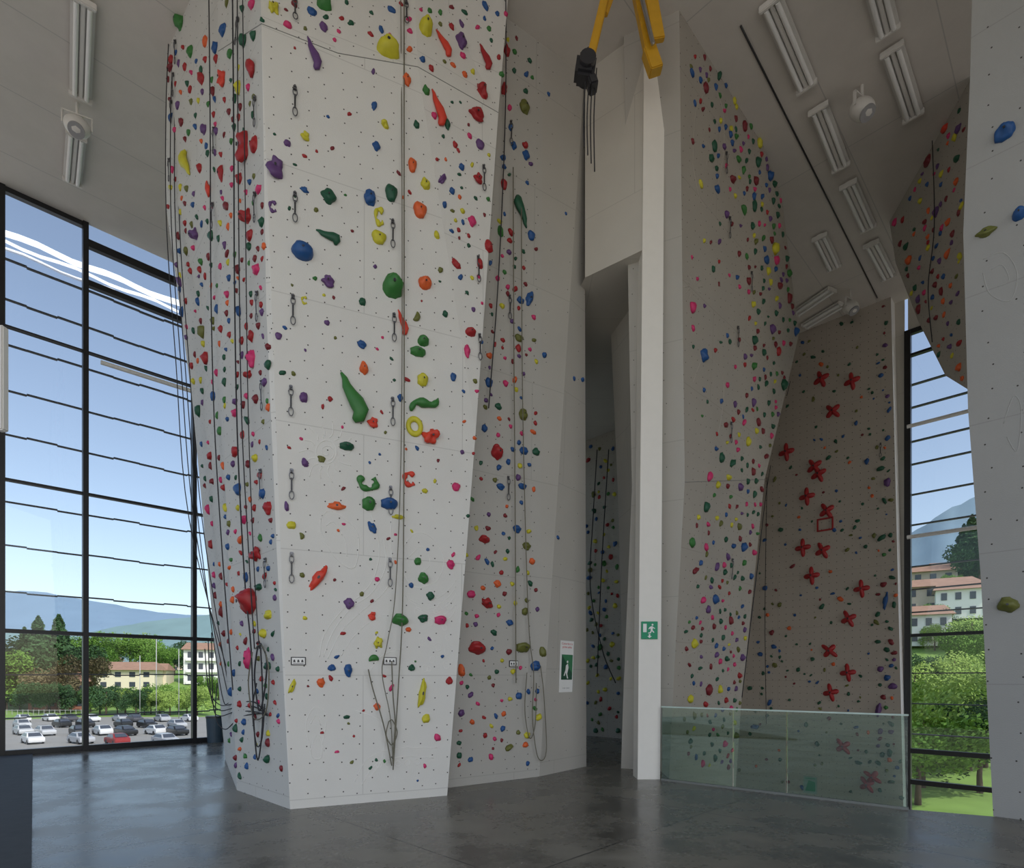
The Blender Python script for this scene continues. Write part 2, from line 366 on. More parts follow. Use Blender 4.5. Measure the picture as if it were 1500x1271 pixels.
for z in (8.05,5.2):
    vs,fs=sweep([x0+Vector((0,0,z))-U*.1,x1+Vector((0,0,z))-U*.1],.05,8); add('cable_duct',mesh_from('d',vs,fs,[M_white],uv=False),label='thin white horizontal duct across the tall window',cat='duct')
ew=[x0+Vector((0,0,10.55)),x1+Vector((0,0,10.55)),x1+Vector((0,0,H)),x0+Vector((0,0,H))]
l0=Vector((6.6,18.7,0));
ev=ew+[l0+Vector((0,0,-3.5)),x0+W*.07+Vector((0,0,-3.5)),x0+W*.07+Vector((0,0,H)),l0+Vector((0,0,H)),x1+Vector((0,0,-3.5)),x1-W*14+Vector((0,0,-3.5)),x1-W*14+Vector((0,0,H)),x1+Vector((0,0,H))]
add('wall_end',mesh_from('wall_end',ev,[(0,1,2,3),(4,5,6,7),(8,9,10,11)],[M_lint]),kind='structure')
# ---------------- balustrade
ba=Pz(969,1142.5,0);bb=Pz(1331,1186,0)
bal=empty('glass_balustrade','frameless greenish glass balustrade along the floor edge','balustrade',ba)
cuts=[0,.345,.57,1.0]
bd=(bb-ba).normalized(); bn=Vector((-bd.y,bd.x,0))
bpy.context.view_layer.update()
for i in range(3):
    a=ba.lerp(bb,cuts[i])+bd*.008;b=ba.lerp(bb,cuts[i+1])-bd*.008
    bm=bmesh.new(); framebox(bm,a,b,.0,1.12,.016,bn); bmesh.ops.recalc_face_normals(bm,faces=bm.faces)
    o=add('glass_panel',bm_done(bm,'glass_panel',M_bal)); child(o,bal)
bm=bmesh.new(); framebox(bm,ba,bb,0.0,.03,.04,bn); child(add('base_channel',bm_done(bm,'base_channel',simple('channel_grey',(.2,.21,.2),.4))),bal)
bm=bmesh.new(); framebox(bm,ba,bb,1.12,1.14,.025,bn); child(add('top_rail',bm_done(bm,'top_rail',simple('rail_edge',(.55,.68,.62),.3))),bal)
# ---------------- BVH & placement
bvh=BVHTree.FromPolygons([tuple(q) for q in bv],bf,epsilon=0)
def hit(px,py):
    o=Vector((0,0,EYE)); d=Vector((px-CX,F,HY-py)).normalized()
    loc,n,i,dist=bvh.ray_cast(o,d)
    if loc is None: return None
    if n.dot(d)>0:n=-n
    return loc,n
def basis(loc,n,ang=0,sc=(1,1,1),off=0):
    up=Vector((0,0,1)); up=(up-n*up.dot(n)).normalized(); x=up.cross(n)
    M=Matrix((x,up,n)).transposed().to_4x4()
    return Matrix.Translation(loc+n*off)@M@RZ(ang)@Matrix.Diagonal((*sc,1))
# hold meshes, unit size
def blob(seed,ax=1,ay=1,zh=.55,amp=.35,lip=False,sub=3):
    bm=bmesh.new(); bmesh.ops.create_icosphere(bm,subdivisions=sub,radius=.5)
    for q in bm.verts:
        d=q.co.normalized(); r=.5*(1+amp*noise.noise(d*1.4+Vector((seed*7.1,seed*3.3,0)))+.12*noise.noise(d*4+Vector((seed,0,0))))
        p=d*r
        if lip:
            p.y+= .22*max(0,d.z)**1.5
            if d.y>.2 and d.z>0: p.z-=.10*math.sin(min(1,(d.y-.2)/.6)*math.pi)
        q.co=Vector((p.x*ax,p.y*ay,max(-.04,p.z)*zh*2))
    xs=[q.co.x for q in bm.verts]; ys=[q.co.y for q in bm.verts]
    cx,cy=(max(xs)+min(xs))/2,(max(ys)+min(ys))/2; sx=ax/(max(xs)-min(xs)); sy=ay/(max(ys)-min(ys))
    for q in bm.verts: q.co.x=(q.co.x-cx)*sx; q.co.y=(q.co.y-cy)*sy
    return bm_done(bm,'hold',HM['red'],True)
def sweephold(pts,rad,closed=False):
    vs,fs=sweep(pts,rad,10,1.1,closed); vs=[Vector((q.x,q.y,max(-.03,q.z+.02))) for q in vs]
    return mesh_from('hold',vs,fs,[HM['red']],uv=False,smooth=True)
def arc(a0,a1,r,n,sx=1,sy=1): return [(r*math.cos(a0+(a1-a0)*i/(n-1))*sx,r*math.sin(a0+(a1-a0)*i/(n-1))*sy,.06) for i in range(n)]
def star():
    vs=[(0,0,.3)];fs=[];n=48;R=5
    for j in range(1,R+1):
        for k in range(n):
            a=2*math.pi*k/n; rr=.20+.34*abs(math.cos(2*a))**1.9
            t=j/R; vs.append((math.cos(a)*rr*t,math.sin(a)*rr*t,.3*(1-t**2.2)+.04*(j<R)))
    for k in range(n):
        fs.append((0,1+k,1+(k+1)%n))
        for j in range(R-1):
            a=1+j*n; fs.append((a+k,a+n+k,a+n+(k+1)%n,a+(k+1)%n))
    return mesh_from('hold',vs,fs,[HM['red']],uv=False,smooth=True)
nn=14
HK={'blob':[blob(i,1,1) for i in range(6)],'jug':[blob(10+i,1,.85,.7,.3,True) for i in range(4)],
 'long':[blob(20+i,1,.5,.4,.45) for i in range(3)],
 'cres':[sweephold(arc(-.9,1.2,.5,nn,.6,1),[.03+.15*math.sin(math.pi*(i+.6)/nn)**.8 for i in range(nn)])],
 'wave':[sweephold([(-.5+i/13.,.16*math.sin(i/13*6),.05) for i in range(nn)],[.03+.10*math.sin(math.pi*(i+.5)/nn)+.03*math.sin(i*1.3) for i in range(nn)])],
 'ring':[sweephold(arc(0,6.283*23/24,.34,24),[.13]*24,True)],
 'cee':[sweephold(arc(.7,5.6,.33,20),[.12+.05*math.sin(i) for i in range(20)])],
 'star':[star()],
 'horn':[sweephold([(-.30,.52,.03),(-.22,.40,.06),(-.18,.24,.09),(-.08,.08,.12),(.06,-.10,.15),(.16,-.26,.14),(.12,-.40,.10),(.0,-.50,.05)],[.03,.07,.11,.14,.19,.20,.16,.06])],
 'ball':[blob(40,1,1,.75,.08)],'wing':[blob(50+i,1.0,1.0,.5,.8) for i in range(4)]}
small=[blob(60+i,1,.8 if i%2 else 1,.6,.45,i%3==0,2) for i in range(8)]
bmb=bmesh.new(); bm_cyl(bmb,.06,.05,seg=12); boltme=bm_done(bmb,'bolt',M_dark)
specs=[]  # px,py,w,h,color,kind,ang
def h(px,py,w,hh,c,k='blob',a=0): specs.append((px,py,w,hh,c,k,math.radians(a)))
Yl,Rd,Gr,Te,Bl,Pu_,Or,Pk,Ol,Co,Mr='yellow','red','green','teal','blue','purple','orange','pink','olive','coral','maroon'
data=[(622,42,22,30,Yl,'jug',0),(567,75,40,28,Yl,'jug',0),(650,65,20,36,Co,'horn',10),(675,62,18,26,Pu_,'blob',0),(711,85,20,34,Rd,'horn',0),(460,80,24,42,Pu_,'horn',0),
(474,8,26,22,Gr,'jug',0),(474,41,14,16,Pu_,'blob',0),(457,18,16,14,Bl,'blob',0),(400,12,18,22,Yl,'wing',0),(596,118,14,18,Or,'blob',0),(642,160,24,46,Co,'horn',0),(697,168,26,20,Rd,'wing',0),
(655,183,10,16,Te,'blob',0),(624,133,12,16,Gr,'blob',0),(548,155,10,16,Bl,'long',70),(610,183,10,14,Te,'blob',0),(563,183,14,16,Yl,'wing',0),(551,215,14,14,Bl,'blob',0),
(604,242,14,24,Or,'blob',0),(623,270,16,20,Yl,'blob',0),(403,247,30,32,Pu_,'wing',0),(421,210,12,10,Pu_,'blob',0),(447,200,16,14,Yl,'wing',0),(481,289,26,22,Te,'blob',0),(446,278,16,10,Bl,'long',-20),
(542,290,20,24,Bl,'blob',0),(573,283,20,28,Te,'blob',0),(615,308,22,26,Or,'blob',0),(556,318,20,32,Yl,'cee',0),(555,348,24,22,Yl,'blob',0),(482,346,30,28,Te,'horn',40),(443,369,36,26,Bl,'ball',0),
(400,303,16,20,Pu_,'cee',0),(574,421,36,38,Gr,'jug',0),(605,461,22,18,Ol,'cres',-30),(622,416,22,22,Or,'jug',0),(480,412,22,20,Pu_,'wing',0),(590,473,18,34,Co,'horn',0),(531,442,12,12,Te,'blob',0),
(446,440,12,14,Yl,'cee',0),(479,473,10,8,Pu_,'blob',0),(408,492,11,12,Pu_,'blob',0),(530,505,16,12,Bl,'blob',0),(612,516,26,16,Gr,'jug',0),(619,500,20,18,Gr,'jug',0),(619,557,18,22,Yl,'jug',0),
(533,540,15,22,Or,'jug',0),(518,584,46,66,Gr,'horn',0),(621,592,48,36,Gr,'wave',35),(546,619,20,16,Co,'wing',0),(607,625,30,32,Yl,'ring',0),(632,640,32,22,Co,'wing',200),(445,582,14,16,Pu_,'blob',0),
(508,654,24,14,Te,'jug',0),(677,662,8,10,Pu_,'blob',0),(539,707,32,36,Gr,'cee',90),(540,738,22,24,Gr,'jug',0),(600,702,26,26,Co,'cee',0),(493,741,32,14,Or,'long',0),(570,738,28,20,Bl,'jug',0),
(583,757,22,8,Yl,'long',0),(545,772,14,20,Bl,'long',-60),(622,719,10,10,Yl,'blob',0),(668,713,14,14,Pk,'blob',0),(427,769,16,12,Yl,'blob',0),(437,785,18,12,Ol,'cres',0),(466,846,18,46,Co,'long',55),
(420,742,8,16,Pu_,'blob',0),(447,678,12,14,Pu_,'blob',0),(471,672,14,12,Ol,'long',0),(511,884,18,18,Pu_,'blob',0),(443,842,10,8,Ol,'blob',0),(612,822,12,12,Gr,'blob',0),(660,827,14,14,Pk,'blob',0),(620,847,18,20,Gr,'jug',0),(630,873,14,14,Te,'blob',0),
(586,908,28,22,Gr,'jug',0),(545,902,14,14,Co,'wing',0),(598,922,10,10,Or,'blob',0),(553,941,16,18,Yl,'wing',0),(548,971,26,18,Gr,'cres',90),(645,908,20,16,Pk,'jug',0),(620,905,18,14,Te,'long',20),(510,982,14,20,Bl,'blob',0),
(618,1015,13,46,Yl,'long',80),(470,1000,14,14,Or,'blob',0),(428,1005,10,24,Yl,'long',70),(624,1052,14,14,Yl,'blob',0),(641,1080,12,12,Pk,'blob',0),(486,978,14,12,Bl,'blob',0),(603,978,12,12,Te,'blob',0),
(508,1050,12,8,Te,'blob',0),(552,1035,12,12,Or,'blob',0),(447,905,8,8,Yl,'blob',0),(530,870,8,10,Ol,'blob',0),(658,997,12,14,Rd,'blob',0),(586,583,10,12,Bl,'blob',0),
# facet
(691,325,14,16,Pk,'blob',0),(668,387,12,18,Rd,'long',-30),(703,387,10,16,Rd,'blob',0),(688,487,18,14,Rd,'jug',0),(662,280,10,10,Bl,'blob',0),(648,262,10,22,Pu_,'long',60),(700,262,16,16,Rd,'wing',0),(703,212,14,16,Pu_,'blob',0),
(651,300,8,14,Bl,'blob',0),(716,362,14,18,Rd,'blob',0),(640,345,10,12,Yl,'blob',0),(636,170,10,10,Pk,'blob',0),(676,245,10,10,Bl,'blob',0),(684,515,10,20,Pk,'blob',0),(652,460,10,10,Te,'blob',0),(664,552,10,14,Bl,'blob',0),(705,135,18,28,Rd,'wing',0),
# second wall
(770,38,12,16,Bl,'blob',0),(768,157,16,20,Ol,'blob',0),(770,228,12,14,Bl,'blob',0),(752,214,10,12,Bl,'blob',0),(762,310,24,38,Te,'horn',180),(778,345,12,16,Bl,'blob',0),(775,438,12,24,Bl,'long',70),(762,440,12,12,Bl,'blob',0),
(760,495,14,12,Ol,'blob',0),(766,607,14,18,Ol,'blob',0),(727,663,18,26,Rd,'jug',0),(767,660,14,12,Bl,'blob',0),(797,520,8,12,Bl,'blob',0),(765,712,14,10,Bl,'blob',0),(733,713,14,10,Bl,'blob',0),(771,800,14,12,Ol,'blob',0),
(709,790,18,14,Rd,'jug',0),(779,822,10,10,Or,'blob',0),(712,884,20,20,Rd,'wing',0),(698,949,28,24,Rd,'jug',0),(765,948,22,18,Ol,'jug',0),(795,955,12,16,Ol,'blob',0),(784,975,16,16,Bl,'blob',0),(676,982,12,20,Or,'blob',0),
(738,130,10,22,Rd,'long',80),(755,22,12,18,Rd,'blob',0),(742,75,10,20,Rd,'blob',0),(738,270,10,18,Rd,'blob',0),(733,340,10,16,Gr,'blob',0),(716,560,12,16,Bl,'blob',0),(757,775,14,12,Bl,'blob',0),(746,912,12,10,Bl,'blob',0),(728,855,12,12,Or,'blob',0),(690,870,14,12,Pk,'blob',0),
# left faces
(368,97,18,42,Rd,'horn',10),(359,218,20,44,Rd,'wing',0),(374,212,12,22,Rd,'blob',0),(363,320,18,26,Rd,'wing',0),(274,242,20,42,Yl,'horn',180),(327,116,12,26,Co,'wing',0),(325,255,10,26,Rd,'long',80),(306,275,12,28,Co,'horn',0),
(287,345,14,20,Pu_,'wing',0),(370,527,14,26,Pk,'blob',0),(365,550,14,14,Rd,'wing',0),(369,881,26,42,Rd,'jug',20),(394,745,14,20,Rd,'blob',0),(377,811,18,22,Rd,'wing',0),(365,964,12,34,Pk,'long',85),(350,716,12,20,Bl,'blob',0),
(265,32,14,26,Gr,'blob',0),(280,76,10,16,Gr,'blob',0),(377,395,12,18,Pk,'blob',0),(352,262,10,18,Rd,'blob',0),(380,860,14,12,Te,'blob',0),(393,975,14,12,Te,'blob',0),(350,130,10,20,Yl,'blob',0),(300,190,10,16,Pu_,'blob',0),
(394,900,14,14,Yl,'blob',0),(358,60,12,20,Te,'blob',0),(328,45,12,16,Bl,'blob',0),(310,345,10,14,Te,'blob',0),(367,345,12,16,Rd,'blob',0),(369,493,10,18,Rd,'blob',0),(345,605,10,14,Pk,'blob',0),
# right wall
(1472,195,28,28,Bl,'jug',0),(1444,341,30,14,Ol,'blob',0),(1493,314,22,22,Bl,'jug',0),(1477,886,30,28,Ol,'jug',0),
(1030,521,12,20,Bl,'blob',0),(1297,880,8,28,Bl,'long',80),(1287,1040,10,22,Pu_,'long',80),(1360,235,10,14,Mr,'blob',0),(1385,188,10,10,Co,'blob',0),(1090,185,8,16,Mr,'blob',0),(1112,210,9,14,Yl,'blob',0)]
for q in data: h(*q)
for x,y in [(1203,555),(1248,558),(1220,602),(1152,662),(1193,683),(1199,694),(1182,727),(1211,748),(1176,802),(1205,806),(1189,843),(1262,862),(1243,906),(1215,953),(1242,985),(1217,1014),(1235,1093),(1278,1138),(1270,1149)]:
    h(x,y,23,26,'red','star',random.uniform(0,60))
def inpoly(x,y,poly):
    r=False;j=len(poly)-1
    for i in range(len(poly)):
        xi,yi=poly[i];xj,yj=poly[j]
        if (yi>y)!=(yj>y) and x<(xj-xi)*(y-yi)/(yj-yi)+xi: r=not r
        j=i
    return r
def scatter(poly,n,s0,s1,cols,skew=None):
    xs=[p[0] for p in poly];ys=[p[1] for p in poly];c=0;t=0
    while c<n and t<n*60:
        t+=1; x=random.uniform(min(xs),max(xs));y=random.uniform(min(ys),max(ys))
        if not inpoly(x,y,poly):continue
        if skew and random.random()>skew(x,y):continue
        s=random.uniform(s0,s1)**1.0
        if random.random()<.5: s=s0+(s-s0)*.35
        if any(abs(x-q[0])<(s+q[2])*.6 and abs(y-q[1])<(s+q[3])*.55 for q in specs):continue
        specs.append((x,y,s*random.uniform(.8,1.1),s*random.uniform(.9,1.5),random.choice(cols),'small',random.uniform(0,6.28)));c+=1
mix=[Rd,Rd,Pk,Pk,Or,Yl,Gr,Te,Te,Bl,Bl,Pu_,Ol,Mr]
scatter([(266,60),(380,50),(402,800),(415,1130),(348,1140),(334,1080),(286,590),(247,330),(247,90)],340,6,13,[Rd,Rd,Rd,Mr,Pk,Pk,Or,Yl,Gr,Te,Te,Bl,Bl,Pu_,Ol,Mr])
scatter([(392,60),(600,110),(690,630),(655,1140),(432,1160)],85,5,9.5,mix)
scatter([(690,640),(735,200),(738,10),(783,40),(790,1120),(668,1130)],170,6,12,mix)
scatter([(620,115),(725,175),(700,600)],34,6,11,mix)
scatter([(320,2),(380,30),(600,90),(735,150),(740,2)],46,7,13,mix)
def redge(y):
    pts=[(140,1090),(215,1116),(290,1143),(490,1168),(620,1140),(700,1118),(1040,1083),(1130,1072)]
    for (a,b),(c_,d_) in zip(pts,pts[1:]):
        if a<=y<=c_: return b+(d_-b)*(y-a)/(c_-a)
    return 1070
t2cols=[Rd,Pk,Pk,Mr,Mr,Gr,Te,Te,Te,Bl,Bl,Pu_,Yl,Ol]
scatter([(1030,60),(1116,215),(1143,290),(1166,490),(1118,700),(1083,1040),(1070,1130),(995,1110),(1012,700),(1010,90)],420,5,11.5,t2cols,lambda x,y: max(.05,(1-min(1,(redge(y)-x)/120))**1.7))
scatter([(1172,495),(1300,445),(1322,1170),(1080,1150),(1125,710)],210,4,9,[Te,Te,Te,Te,Bl,Ol,Mr,Bl,Or])
scatter([(1290,460),(1303,445),(1322,1170),(1285,1160)],36,7,11,[Te,Te,Bl,Gr,Mr,Pu_])
scatter([(1415,125),(1308,330),(1318,385),(1348,465),(1388,545),(1412,560),(1409,340)],90,5,10,[Rd,Mr,Mr,Or,Yl,Ol,Te,Te,Bl,Pu_,Pk])
scatter([(858,650),(900,650),(912,1070),(860,1070)],95,5,9,[Yl,Yl,Ol,Gr,Te,Rd,Bl])
scatter([(800,100),(855,130),(855,1080),(800,1100)],5,5,8,[Ol,Bl])
specs.sort(key=lambda q:-(q[2]*q[3]))
cname={'maroon':'dark red','teal':'dark green','coral':'red-orange','olive':'olive green'}
where=lambda x:'on the big pale tower' if x<860 else ('on the overhanging tower' if x<1120 else 'on the far climbing wall' if x<1330 else 'on the grey climbing surface')
SV=[];SF=[];SM=[];mk=list(HM.keys())
cnt=0
for s in specs:
    r=hit(s[0],s[1])
    if not r: continue
    loc,n=r; d=loc.y
    m_=1.0 if s[5]!='small' else .95
    w=s[2]*d/F*m_; hh=s[3]*d/F*m_
    dn=Vector((s[0]-CX,F,0)).normalized(); nh=Vector((n.x,n.y,0)).normalized(); cosx=max(.5,abs(nh.dot(dn))); w=min(w/cosx*.88,w*1.5)
    sz=(w*hh)**.5
    k=s[5]
    if cnt<300:
        me=random.choice(small if k=='small' else HK[k])
        scl=(w,hh,sz*.75)
        if k=='cres': scl=(w*1.15,hh*.9,sz)
        if k=='horn': scl=(w*1.45,hh*.98,sz*.75)
        if k=='wave': scl=(w*1.1,w*1.0,sz)
        if k=='long':
            L_=max(w,hh); scl=(L_,min(w,hh)*1.8,sz*.8)
        o=bpy.data.objects.new('climbing_hold',me); COL.objects.link(o)
        o.material_slots[0].link='OBJECT'; o.material_slots[0].material=HM[s[4]]
        o.matrix_world=basis(loc,n,s[6],scl,-.004)
        sh={'star':'four-pointed star','ring':'ring-shaped','cee':'hooked','cres':'curved','horn':'curved horn','wave':'wavy bar','ball':'round','long':'elongated','wing':'angular'}.get(k,'rounded')
        o['label']=f"{cname.get(s[4],s[4])} {sh} climbing hold bolted {where(s[0])}"; o['category']='climbing hold'; o['group']='climbing holds on the walls'
        if cnt<110 and k not in('ring','cee','small','horn','cres'):
            b=bpy.data.objects.new('bolt',boltme); COL.objects.link(b); b.parent=o
            zt={'star':.31,'wave':.14}.get(k,.0)
            if not zt: zt=max(q.co.z for q in me.vertices)-.03
            b.location=(0,0,zt); b['label']='dark bolt in the hold'
        cnt+=1
    else:
        me=random.choice(small) if k not in('star',) else HK['star'][0]
        M=basis(loc,n,s[6],(w,hh,sz*.75),-.004); o0=len(SV)
        SV.extend([M@q.co for q in me.vertices])
        for p in me.polygons: SF.append(tuple(o0+i for i in p.vertices)); SM.append(mk.index(s[4]))
me=mesh_from('climbing_holds',SV,SF,[HM[k] for k in mk],SM,uv=False,smooth=True)
add('climbing_hold_cluster',me,label='many small multicoloured climbing holds covering the climbing walls',cat='climbing hold',kind='stuff',group='climbing holds on the walls')
# red square frame
l,nm=hit(1209,768)
bm=bmesh.new()
for q in((.2,.03,0,.16),(.2,.03,0,-.16)): bm_box(bm,(.40,.035,.05),(0,q[3],.02))
for q in(-.19,.19): bm_box(bm,(.035,.35,.05),(q,0,.02))
add('square_hold',bm_done(bm,'square_hold',HM['red']),mw=basis(l,nm),label='red square frame outline hold on the far climbing wall',cat='climbing hold')
# ---------------- quickdraws
def ringpts(w,hh,cy,n=16): return [(w*math.cos(2*math.pi*i/n),cy+hh*math.sin(2*math.pi*i/n),.03) for i in range(n)]
qs=boxmesh('sling',(.018,.17,.008),M_dark,(0,-.17,.03),.003)
M_gun=simple('carabiner_grey',(.16,.16,.17),.35,.8)
qc1=mesh_from('carabiner',*sweep(ringpts(.024,.045,-.06),.006,6,1,True),[M_gun],uv=False,smooth=True)
qc2=mesh_from('carabiner',*sweep(ringpts(.026,.05,-.29),.006,6,1,True),[M_gun],uv=False,smooth=True)
bm=bmesh.new(); bm_box(bm,(.04,.06,.012),(0,0,.012),bev=.005); bm_cyl(bm,.012,.03,(0,.01,.02)); qh=bm_done(bm,'bolt_hanger',M_gun)
for x,y in [(432,130),(432,285),(429,435),(426,568),(427,690),(427,812),(575,325),(577,462),(575,585),(572,715),(571,820),(700,378),(702,492),(708,245),(595,5),(375,145),(375,285),(378,430),(385,560),(383,690),(390,820),
            (748,180),(746,435),(744,700),(315,190),(313,300),(1063,225),(1068,320),(1070,620),(1072,820),(1080,480),(1100,400),(1290,650),(432,0),(350,30),(258,62),(252,150),(249,235),(255,110)]:
    r=hit(x,y)
    if not r: continue
    o=empty('quickdraw','steel carabiner quickdraw with dark sling hanging from a bolt','quickdraw',group='quickdraws hanging on the walls',mw=basis(*r))
    for nme,m in(('bolt_hanger',qh),('carabiner',qc1),('sling',qs),('carabiner',qc2)):
        c_=bpy.data.objects.new(nme,m); COL.objects.link(c_); c_.parent=o
# ---------------- relief pattern
M_rel={'f':simple('relief_light',(.76,.75,.715),.9,var=.03,spec=.2),'t':simple('relief_warm',(.46,.425,.375),.9,var=.03,spec=.2),'r':simple('relief_grey',(.40,.398,.385),.9,var=.03,spec=.2)}
def motif(mat,par,curves,r=.006,k=5):
    VS=[];FS=[]
    for pts in curves:
        w=[]
        for x,y in pts:
            q=hit(x,y)
            if q: w.append(q[0]-q[1]*.002)
        if len(w)<2:continue
        w=smoothpts(w,k) if k>1 else w
        a,b=sweep(w,r,6); o=len(VS); VS.extend(a); FS.extend([tuple(o+i for i in q) for q in b])
    if VS: child(add('relief_figure',mesh_from('relief_figure',VS,FS,[M_rel[mat]],uv=False,smooth=True)),par)
def circ(x,y,rx,ry,n=14,a0=0,a1=6.283): return [(x+rx*math.cos(a0+(a1-a0)*i/n),y+ry*math.sin(a0+(a1-a0)*i/n)) for i in range(n+1)]
sun=[circ(478,662,15,17),[(478+ (3+i*.9)*math.cos(i*.7),662+(3+i*.9)*math.sin(i*.7)) for i in range(12)]]
for i in range(14):
    a=i*2*math.pi/14; sun.append([(478+19*math.cos(a),662+21*math.sin(a)),(478+27*math.cos(a+.15),662+30*math.sin(a+.1)),(478+(36+4*(i%2))*math.cos(a),662+(40+6*(i%2))*math.sin(a))])
motif('f',tower,sun,.007)
motif('f',tower,[[(468,962),(475,930),(500,895),(530,870),(548,845),(556,810),(552,780),(540,740),(535,700)],[(480,965),(500,925),(530,895),(560,870),(575,840),(572,790),(575,750)],[(474,962),(488,925),(515,890),(545,868),(565,830),(562,790)]],.007)
motif('f',tower,[[(470,760),(482,748),(505,760),(525,785),(520,830),(500,825),(480,800),(470,775),(470,760)],[(478,770),(490,765),(505,790),(508,815)]],.007)
motif('f',tower,[[(590,800),(610,780),(635,790),(650,820),(640,850),(610,860),(592,840),(590,800)],[(600,815),(618,800),(630,825),(615,840)]])
motif('f',tower,[[(500,960),(520,930),(550,905),(575,900)],[(540,985),(560,960),(590,950)]]);motif('f',tower,[[(520,1040),(560,1060),(560,1110),(540,1140)]])
motif('f',tower,[[(455,1095),(448,1060),(462,1035),(478,1050),(472,1090),(470,1110),(458,1110),(455,1095)],[(455,1100),(465,1075),(475,1100)],[(455,1060),(463,1048),(470,1062)]])
motif('f',tower,[[(520,1145),(535,1115),(560,1100),(600,1095),(640,1095)],[(530,1150),(550,1120),(590,1108),(635,1110)]]+[circ(555+i*14,1120-i,4,4,8) for i in range(5)])
motif('f',tower,[circ(random.uniform(600,660),random.uniform(870,985),3+i%3,4+i%3,8) for i in range(16)],.005)
motif('f',tower,[[(590+k*6,870+k*7),(620+k*6,885+k*6),(650+k*3,870+k*8),(668,850+k*9)] for k in range(5)],.005)
motif('t',tower2,[[(1015,240),(1020,160),(1045,130),(1060,170),(1058,240),(1040,300),(1025,290),(1015,240)],[(1030,200),(1040,215),(1035,240),(1045,245)]])
motif('t',tower2,[[(1015,560),(1035,520),(1060,560),(1050,640),(1020,660)]]);motif('t',tower2,[[(1008,860),(1030,840),(1045,880),(1030,940),(1005,960)]])
motif('t',tower2,[[(1015+6*math.cos(a*.628),420+7*math.sin(a*.628)),(1015+14*math.cos(a*.628),420+16*math.sin(a*.628))] for a in range(10)],.006,1)
motif('r',rwall,[[(1440,380),(1470,370),(1490,400),(1480,440),(1450,430),(1440,400)],[(1452,395),(1468,388),(1478,410),(1462,420)]]);motif('r',rwall,[[(1470,620),(1485,580),(1496,600),(1490,660),(1475,640)]])
# ---------------- ropes
def rope(pts,mat=M_rope,r=.008,off=.07,lab='thin olive climbing rope hanging down the wall'):
    w=[]
    for p in pts:
        if len(p)==3: w.append(P(*p)); continue
        q=hit(p[0],min(p[1],1270))
        if q: w.append(q[0]+q[1]*off)
    tube('climbing_rope',smoothpts(w,6),r,mat,label=lab,cat='rope',group='climbing ropes')
BR='black climbing rope hanging down the wall'
rope([(591,2),(590,200),(590,420),(590,640),(588,880),(582,1000),(574,1126)])
rope([(586,2),(587,300),(586,640),(578,860),(566,940),(558,985),(570,1050),(574,1120)],r=.006)
rope([(538,980),(545,1010),(560,1060),(572,1120)]);rope([(572,968),(574,1020),(577,1060),(573,1110)])
rope([(568,1055),(564,1075),(572,1090),(580,1072),(573,1054),(568,1056)],r=.007)
rope([(349,2),(351,200),(352,420),(356,640),(366,840),(376,950),(380,1060),(386,1112),(393,1050),(390,950),(384,942)],M_ropeb,.009,lab=BR)
rope([(356,2),(358,300),(362,600),(372,800),(381,950)],M_ropeb,.007,lab=BR)
rope([(314,2),(316,200),(317,420),(322,620),(333,800),(345,960),(349,1010)],M_ropeb,.008,lab=BR)
rope([(378,955),(372,1000),(380,1050),(398,1040),(402,980),(392,945),(382,950)]);rope([(384,1000),(378,1040),(384,1090),(392,1080),(396,1030)],M_ropeb,lab=BR)
rope([(386,945),(381,990),(388,1040),(396,1010),(399,965),(390,942)],M_ropeb,.010,lab=BR)
rope([(364,2),(368,300),(372,600),(380,820),(388,950)],M_ropeb,.006,lab=BR)
rope([(738,2),(737,150),(732,300),(724,450),(712,600)],M_ropeb,.009,lab=BR)
rope([(748,2),(748,250),(749,500),(751,750),(752,1000)],M_rope,.009)
rope([(757,10),(760,300),(762,600),(770,900),(778,985),(776,1050),(784,1108),(795,1100),(793,1020),(788,975)])
rope([(768,985),(765,1040),(772,1080),(780,1060),(782,1000)])
rope([(878,660),(872,760),(868,860),(885,950),(905,1000)],M_ropeb,.014,.1,lab=BR);rope([(895,660),(885,820),(878,990)],M_ropeb,.014,.1,lab=BR)
rope([(1160,560),(1130,690),(1098,850),(1078,1020)],M_ropeb,.008,.12,lab=BR);rope([(1125,700),(1122,900),(1124,1060)],M_ropeb,.008,lab=BR)
rope([(1372,205),(1375,330),(1366,420),(1372,500)],M_ropeb,.008,lab=BR)
for k,(a,b) in enumerate([(250,330),(256,322),(243,338),(262,334)]):
    rope([(a+4,60,9.0),(a,170,9.0),(a+1,330,9.0),(a+14,520,9.1),(a+34,760,9.3),(b,1000,9.6),(b+12,1030,9.4),(b+20,1000,9.2)],M_ropeb,.007,lab='dark slack rope hanging free beside the tower')
for k in range(3):
    rope([(300+k*5,950-k*12,9.6),(306+k*3,1010+k*10,9.6),(322,1032+k*8,9.6),(345,1030+k*6,8.3),(372,1028+k*7,7.5),(392,1048,7.2)],M_ropeb,.008,lab=BR)
rope([(318,1000,9.2),(316,1050,9.2),(330,1068,9.0),(352,1050,8.0),(386,1044,7.3)],M_ropeb,.008,lab=BR)
for k in range(4):
    x=853+k*5; tube('crane_cable',smoothpts([P(x+6,100,8.0),P(x+2,170,8.0),P(x+3,215+k*12,8.0)],5),.009,M_ropeb,label='black cable hanging from the crane hoist',cat='cable',group='crane cables')
